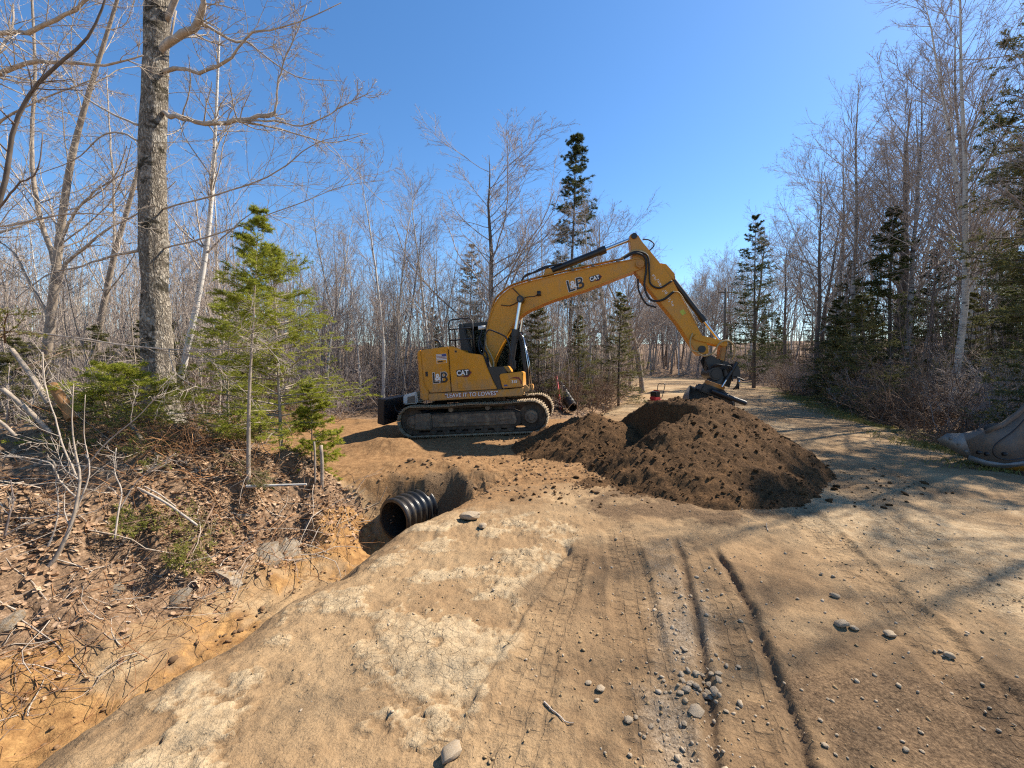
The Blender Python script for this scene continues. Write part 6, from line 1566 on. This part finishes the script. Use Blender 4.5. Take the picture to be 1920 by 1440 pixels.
thicket('brown_thicket', ((540, 1230, 14.5, 34, 560), (-120, 560, 11, 34, 420)), M['twig'], 'crowded grey-brown sapling stems and twigs filling the woods behind the excavator', (2.0, 6.0), (.010, .022), 12)
thicket('roadside_thicket', ((1400, 2000, 14, 36, 520),), M['twig_dark'], 'crowded dark sapling stems filling the roadside woods', (3.0, 8.0), (.014, .03), 13)

# ------------------------------------------------------------------ slash, logs, roots, boughs on the near bank
def log(px0, py0, Y0, px1, py1, Y1, r0, r1, mat, label, cat='log', name='cut_log', bend=0.03):
    p, q = at(px0, py0, Y0), at(px1, py1, Y1)
    a = Acc(); pts = spline([p, (p + q) / 2 + np.array([0, 0, bend]), q], 12); a.tube(pts, np.linspace(r0, r1, 12) * (1 + 0.05 * np.sin(np.arange(12) * 2.1)), 10)
    o = a.obj(name, mat); smooth_angle(o.data, 50); tag(o, label, cat); return o
cl = log(98, 722, 4.9, 135, 786, 4.8, 0.050, 0.055, M['cutwood'], 'short log with peeled orange wood in the slash heap')
log(22, 655, 5.2, 92, 757, 4.9, 0.024, 0.030, M['bark_grey'], 'pale smooth pole leaning into the slash heap')
log(5, 730, 4.7, 95, 812, 4.6, 0.026, 0.022, M['bark_grey'], 'pale pole lying low across the slash heap')
log(-20, 780, 4.4, 30, 818, 4.4, 0.016, 0.016, M['bark_grey'], 'short pale stick at the picture edge of the slash heap')
log(245, 795, 5.3, 272, 838, 5.2, 0.030, 0.030, M['bark_grey'], 'short pale stub poking out of the bank below the thick trunk')
log(462, 912, 4.9, 575, 908, 5.0, 0.020, 0.012, M['bark_birch'], 'white branch lying at the foot of the slender fir', 'branch', 'fallen_branch', 0.0)
log(258, 915, 4.3, 370, 985, 4.0, 0.014, 0.010, M['twig_pale'], 'long pale stick lying down the leafy bank', 'branch', 'fallen_branch', 0.03)
log(270, 912, 4.35, 330, 950, 4.2, 0.008, 0.006, M['twig_pale'], 'thin stick beside the long pale stick on the bank', 'branch', 'fallen_branch', 0.02)
def shrub(stems, label, mt, lv, name='bank_shrub'):
    return custom_tree(name, stems, label, mt, M['twig_pale'], lv, 'shrub', 8)
lv_sh = [dict(k=4, ang=.7, lenf=.35, n=7, wob=.16, rf=.5, rmin=.004, sides=4, t0=.2), dict(k=4, ang=.7, lenf=.5, n=5, wob=.16, rf=.6, rmin=.0028), dict(k=2, ang=.7, lenf=.5, n=4, rf=.7, rmin=.002)]
shrub([([(58, 1085), (92, 1062), (118, 1020), (136, 975), (146, 930), (150, 890), (140, 840), (135, 790), (138, 720)], np.linspace(3.35, 3.75, 9), 0.020, 0.003, True),
       ([(136, 975), (150, 940), (165, 900), (168, 870), (158, 820), (160, 740)], np.linspace(3.6, 3.8, 6), 0.010, 0.002, False),
       ([(30, 1045), (75, 1040), (100, 1000), (110, 950), (105, 900), (118, 850)], np.linspace(3.4, 3.7, 6), 0.011, 0.002, False),
       ([(145, 935), (115, 905), (95, 870), (60, 860), (0, 855)], np.linspace(3.7, 3.6, 5), 0.008, 0.004, False),
       ([(150, 890), (200, 830), (260, 780), (330, 700)], np.linspace(3.75, 3.9, 4), 0.008, 0.003, False),
       ([(146, 900), (120, 840), (105, 790), (85, 720), (80, 660)], np.linspace(3.75, 4.0, 5), 0.009, 0.004, False)],
      'bent grey shrub with many stems rooted in the leafy bank', M['bark_grey'], lv_sh)
shrub([([(215, 1010), (222, 960), (228, 920), (215, 885), (218, 840)], np.linspace(3.6, 3.9, 5), 0.008, 0.004, True), ([(222, 960), (260, 900), (330, 850)], [3.7, 3.8, 3.9], 0.006, 0.003, False)], 'thin curved shoot beside the bent grey shrub', M['twig_pale'], lv_sh)
shrub([([(8, 1010), (18, 965), (25, 940), (20, 900)], np.linspace(3.3, 3.4, 4), 0.008, 0.004, True), ([(10, 1005), (40, 985), (60, 980)], [3.3, 3.35, 3.4], 0.006, 0.003, False)], 'short dark shoot at the picture edge of the bank', M['twig_dark'], lv_sh)
# loose bough lying on the bank and boughs of the slash heap
def bough(px, py, Y, L, ang, label, seed, mat, ntw=26, tilt=0.0):
    rs = np.random.default_rng(seed); p = at(px, py, Y); g0 = ground_z(p[0], p[1])
    P0 = np.array([[0, 0, 0.05]]); P = walk(rs, P0, [(math.cos(ang), math.sin(ang), tilt)], [L], 9, 0.05, -0.01); Rd = taper([0.012], 9, .3)
    st, nd = Acc(), Acc(); tubes(st, P, Rd, 5)
    S1, D1, L1, r1 = spawn(rs, P, Rd, ntw, .05, 1, .8, .25, .45, [L], .6, True); P1 = walk(rs, S1, D1, L1, 5, .08, 0.0); R1 = taper(np.maximum(r1, .003), 5, .4); tubes(st, P1, R1, 3)
    S2, D2, L2, r2 = spawn(rs, P1, R1, 7, .1, 1, .8, .25, .45, L1, .6, True); P2 = walk(rs, S2, D2, L2, 4, .06, 0); tubes(st, P2, taper(np.maximum(r2, .002), 4, .4), 3)
    needles(rs, nd, P1, 13, .032, .009); needles(rs, nd, P2, 9, .032, .009)
    e = empty('fir_bough', (p[0], p[1], max(p[2], g0))); tag(e, label, 'bough'); st.obj('stem', M['twig_brown'], e); nd.obj('needles', mat, e)
    s_ = terrain(np.array([p[0] + .3]), np.array([p[1]]))[0][0] - g0; e.rotation_euler = (0, -math.atan2(s_, .3), 0)
    return e
hb = hit(395, 950, 2, 8); bough(395, 950, hb[1], 0.85, R(-60), 'green fir bough lying alone on the leafy ditch bank', 1, M['needle_cut'], 30)
hb = hit(340, 975, 2, 8); bough(330, 975, hb[1], 0.6, R(-95), 'smaller fir bough beside the green bough on the ditch bank', 2, M['needle_cut'], 24)
BOUGH = ['bough hanging at the picture edge, highest in the slash heap', 'bough under the peeled orange log', 'bough low at the picture edge of the slash heap', 'bough just right of the peeled orange log', 'bough beside the short pale stub below the thick trunk', 'bough reaching up left of the thick trunk', 'bough just right of the short pale stub', 'bough at the foot of the thick trunk',
         'bough crossing the leaning pale pole', 'lowest bough in the dark hollow of the slash heap', 'bough between the pale stub and the slender fir', 'bough just left of the slender fir stem']
i = 0
for px, py, Y, L, an, tl_ in ((10, 650, 5.0, .9, -40, .3), (60, 790, 5.2, 1.0, 20, .1), (20, 770, 4.7, .9, 60, .2), (150, 760, 5.5, 1.1, 10, .15), (240, 790, 5.4, 1.0, -30, .15), (200, 735, 5.8, 1.1, 160, .3), (300, 815, 5.2, .9, -50, .1), (340, 790, 5.6, 1.0, 15, .25), (30, 700, 5.4, 1.0, 100, .4), (110, 840, 4.9, .8, -20, .05), (370, 830, 5.2, .8, 30, .2), (420, 850, 5.2, .8, -20, .2)):
    i += 1
    bough(px, py, Y, L, R(an), 'cut fir ' + BOUGH[i - 1], 10 + i, M['needle_cut'] if i % 3 else M['needle_olive'], 22, tl_)["group"] = 'cut boughs in the slash heap'

# sticks, roots and leaves that nobody could count
def ground_sticks(name, n, sampler, Lr, rr, mat, label, lift=0.02, up=0.25):
    rs = np.random.default_rng(len(name)); xy = sampler(rs, n); z = terrain(xy[:, 0], xy[:, 1])[0]
    m_ = len(xy); az = rs.uniform(0, 6.28, m_); D = np.stack([np.cos(az), np.sin(az), rs.normal(up * 0.4, up, m_)], 1)
    P = walk(rs, np.stack([xy[:, 0], xy[:, 1], z + lift], 1), D, rs.uniform(*Lr, m_), 6, .20, -0.02)
    zz = terrain(P[:, :, 0].ravel(), P[:, :, 1].ravel())[0].reshape(m_, 6); P[:, :, 2] = np.maximum(P[:, :, 2], zz + 0.004)
    a = Acc(); tubes(a, P, taper(rs.uniform(*rr, m_), 6, .4), 3); o = a.obj(name, mat); tag(o, label, kind='stuff'); return o
def samp_bank(rs, n):
    y = rs.uniform(2.0, 9.0, n * 3); u = -rs.gamma(2.0, 0.75, n * 3) - 0.45; x = Tx(y) + u
    k = np.array([not (5.9 < b_ < 14 and a_ > -5.0) for a_, b_ in zip(x, y)]); return np.stack([x, y], 1)[k][:n]
def samp_roots(rs, n):
    y = rs.uniform(2.3, 5.6, n); u = -rs.normal(0.95, 0.35, n); return np.stack([Tx(y) + u, y], 1)
def samp_tangle(rs, n):
    y = rs.normal(5.0, 0.5, n); x = rs.normal(-4.3, 0.6, n); return np.stack([x, y], 1)
ground_sticks('bank_sticks', 650, samp_bank, (0.15, 0.9), (.0016, .005), M['twig_brown'], 'dead sticks and twigs strewn over the leafy bank')
ground_sticks('pale_sticks', 240, samp_bank, (0.2, 1.0), (.003, .008), M['twig_pale'], 'pale dry sticks strewn over the leafy bank')
ground_sticks('torn_roots', 260, samp_roots, (0.15, 0.6), (.0014, .004), M['root'], 'torn orange roots hanging from the ditch bank')
ground_sticks('root_tangle', 520, samp_tangle, (0.2, 0.7), (.0018, .006), M['root'], 'tangle of red-brown roots and dead brush above the bank', 0.10, 0.7)
def samp_right(rs, n):
    y = rs.uniform(7, 30, n); x = Rx(y) + 0.8 + rs.gamma(2, 1.2, n); return np.stack([x, y], 1)
ground_sticks('roadside_sticks', 900, samp_right, (0.3, 1.6), (.005, .016), M['twig_brown'], 'dead sticks and slash along the far roadside', 0.05, 0.45)
def samp_wood(rs, n):
    y = rs.uniform(13.5, 24, n * 3); x = rs.uniform(-14, 8, n * 3); k = x < Tx(y) - 0.3; return np.stack([x, y], 1)[k][:n]
ground_sticks('woodland_sticks', 900, samp_wood, (0.4, 1.8), (.005, .014), M['twig'], 'dead sticks in the undergrowth behind the excavator', 0.05, 0.6)
def samp_crack(rs, n):
    y = rs.uniform(1.5, 5.5, n); return np.stack([Tx(y) + rs.uniform(0.0, 0.35, n), y], 1)
ground_sticks('straw', 120, samp_crack, (0.08, 0.3), (.001, .002), M['twig_pale'], 'pale straw along the toe of the ditch slope', 0.005, 0.03)
# a few single twigs on the road
for px, py, L, an, lb in ((1020, 1310, .22, -60, 'dry twig on the brown sand beside the tyre prints'), (1440, 1000, .25, 70, 'pale thin twig on the sand below the soil heap')):
    x, y = gp(px, py); rs = np.random.default_rng(px); P = walk(rs, np.array([[x, y, 0.03]]), [(math.cos(R(an)), math.sin(R(an)), 0)], [L], 8, .12, 0)
    P[0, :, 2] = terrain(P[0, :, 0], P[0, :, 1])[0] + 0.006
    a = Acc(); tubes(a, P, taper([.005], 8, .4), 5); o = a.obj('twig', M['twig_pale']); tag(o, lb, 'twig')

def leaf_field(name, xy, size, mat, label, lift=0.012):
    rs = np.random.default_rng(len(name) + 5); n = len(xy)
    lf = np.array([(0, -1, 0.1), (0.72, -0.25, 0.20), (0.45, 0.5, 0.05), (0, 1.05, 0.28), (-0.72, 0.05, 0.22), (0, 0, -0.06)])
    fc_ = np.array([[5, k, (k + 1) % 5] for k in range(5)])
    z = terrain(xy[:, 0], xy[:, 1])[0]
    a, t, s2 = rs.uniform(0, 6.28, n), rs.normal(0, .5, n), rs.normal(0, .5, n)
    global rng
    old = rng; rng = rs; RM = rotz_rand(n); rng = old
    sz = size * rs.uniform(.35, 1.25, n); curl = rs.uniform(-1.0, 2.0, n)
    L3 = lf[None] * np.stack([np.ones(n), np.ones(n), curl], 1)[:, None, :]
    VV = np.einsum('nij,nvj->nvi', RM, L3) * sz[:, None, None]; VV += np.stack([xy[:, 0], xy[:, 1], z + lift + 0.25 * sz], 1)[:, None, :]
    FF = fc_[None] + (np.arange(n) * 6)[:, None, None]; ac = Acc(); ac.add(VV.reshape(-1, 3), FF.reshape(-1, 3))
    o = ac.obj(name, mat, smooth=False); tag(o, label, kind='stuff'); return o
def samp_leaf(rs, n):
    y = rs.uniform(1.9, 9.5, n * 2); u = -rs.gamma(2.2, 0.8, n * 2) - 0.45; x = Tx(y) + u
    d = (fbm(x * 0.9, y * 0.9, 301, 4) + 0.35) * (0.30 + 0.70 * sst(1.1, 2.0, -u) + 0.6 * np.exp(-((x + 3.2) ** 2 + (y - 5.0) ** 2) / 0.8))
    k = (rs.random(n * 2) < d * 1.3) & ~((y > 6.0) & (x > -4.5)); return np.stack([x, y], 1)[k][:n]
rs_ = np.random.default_rng(77)
leaf_field('fallen_leaves', samp_leaf(rs_, 20000), 0.030, M['leaf'], 'fallen brown leaves covering the ditch bank')
def samp_leaf2(rs, n):
    y = rs.uniform(7, 30, n * 2); x = Rx(y) + 0.5 + rs.gamma(2, 1.5, n * 2); d = fbm(x * .5, y * .5, 303, 3) + .3; k = rs.random(n * 2) < d; return np.stack([x, y], 1)[k][:n]
leaf_field('roadside_leaves', samp_leaf2(rs_, 6000), 0.055, M['leaf'], 'fallen brown leaves along the far roadside')
leaf_field('woodland_leaves', samp_wood(rs_, 4000), 0.06, M['leaf'], 'fallen brown leaves in the woods behind the excavator')
# grass on the road verge
def grass_field(name, n, sampler, h, label):
    rs = np.random.default_rng(9); xy = sampler(rs, n); z = terrain(xy[:, 0], xy[:, 1])[0]; m_ = len(xy)
    D = np.stack([rs.normal(0, .6, m_), rs.normal(0, .6, m_), np.ones(m_)], 1); L = h * rs.uniform(.4, 1.2, m_); P0 = np.stack([xy[:, 0], xy[:, 1], z - .005], 1)
    B = norm(np.cross(D, rs.normal(0, 1, (m_, 3)))) * 0.007; D = norm(D); bend = rs.normal(0, .35, (m_, 3)) * [1, 1, 0]
    Md = P0 + D * (L * .55)[:, None]; T = P0 + norm(D + bend) * L[:, None]
    Vv = np.stack([P0 - B, P0 + B, Md + B * .7, Md - B * .7, T], 1).reshape(-1, 3); k = (np.arange(m_) * 5)[:, None]
    a = Acc(); a.add(Vv, k + np.array([[0, 1, 2, 3]]), (k + np.array([[3, 2, 4]]))); o = a.obj(name, M['grass'], smooth=False); tag(o, label, kind='stuff')
def samp_verge(rs, n):
    y = rs.uniform(6.5, 26, n * 3); x = Rx(y) + rs.normal(0.5, 0.55, n * 3); d = np.clip(fbm(x * .9, y * .9, 305, 3) * 2.2 + .3, 0, 1); k = rs.random(n * 3) < d; return np.stack([x, y], 1)[k][:n]
grass_field('verge_grass', 17000, samp_verge, 0.12, 'short yellow-green grass along the road verge')

# ------------------------------------------------------------------ utility pole and its wires
pp = at(1357, 690, 45); ptop = at(1357, 540, 45)
a = Acc(); a.tube(np.array([(pp[0], 45, 0.0), (pp[0], 45, ptop[2])]), [0.16, 0.12], 12); pole = a.obj('utility_pole', M['wood_pole']); tag(pole, 'thin weathered utility pole standing beside the road far off', 'pole')
a = Acc(); a.box((pp[0], 45, ptop[2] - .5), (1.6, .1, .12)); a.obj('cross_arm', M['wood_pole'], pole, False)
a = Acc(); a.tube(np.array([(14, -3, 0.2), (14, -3, 10.2)]), [0.17, 0.13], 12); o = a.obj('utility_pole', M['wood_pole']); tag(o, 'utility pole behind the camera that carries the wires', 'pole')
for k, (zo, lb) in enumerate(((10.0, 'upper of two black overhead wires crossing the pines'), (9.55, 'lower of two black overhead wires crossing the pines'))):
    t = np.linspace(0, 1, 60); x = 14 + (pp[0] - 14) * t; y = -3 + 48 * t; z = zo + (ptop[2] - .4 - 10.0) * t - 4 * 1.55 * t * (1 - t)
    a = Acc(); a.tube(np.stack([x, y, z], 1), 0.014, 5); o = a.obj('overhead_wire', M['wire']); tag(o, lb, 'wire')
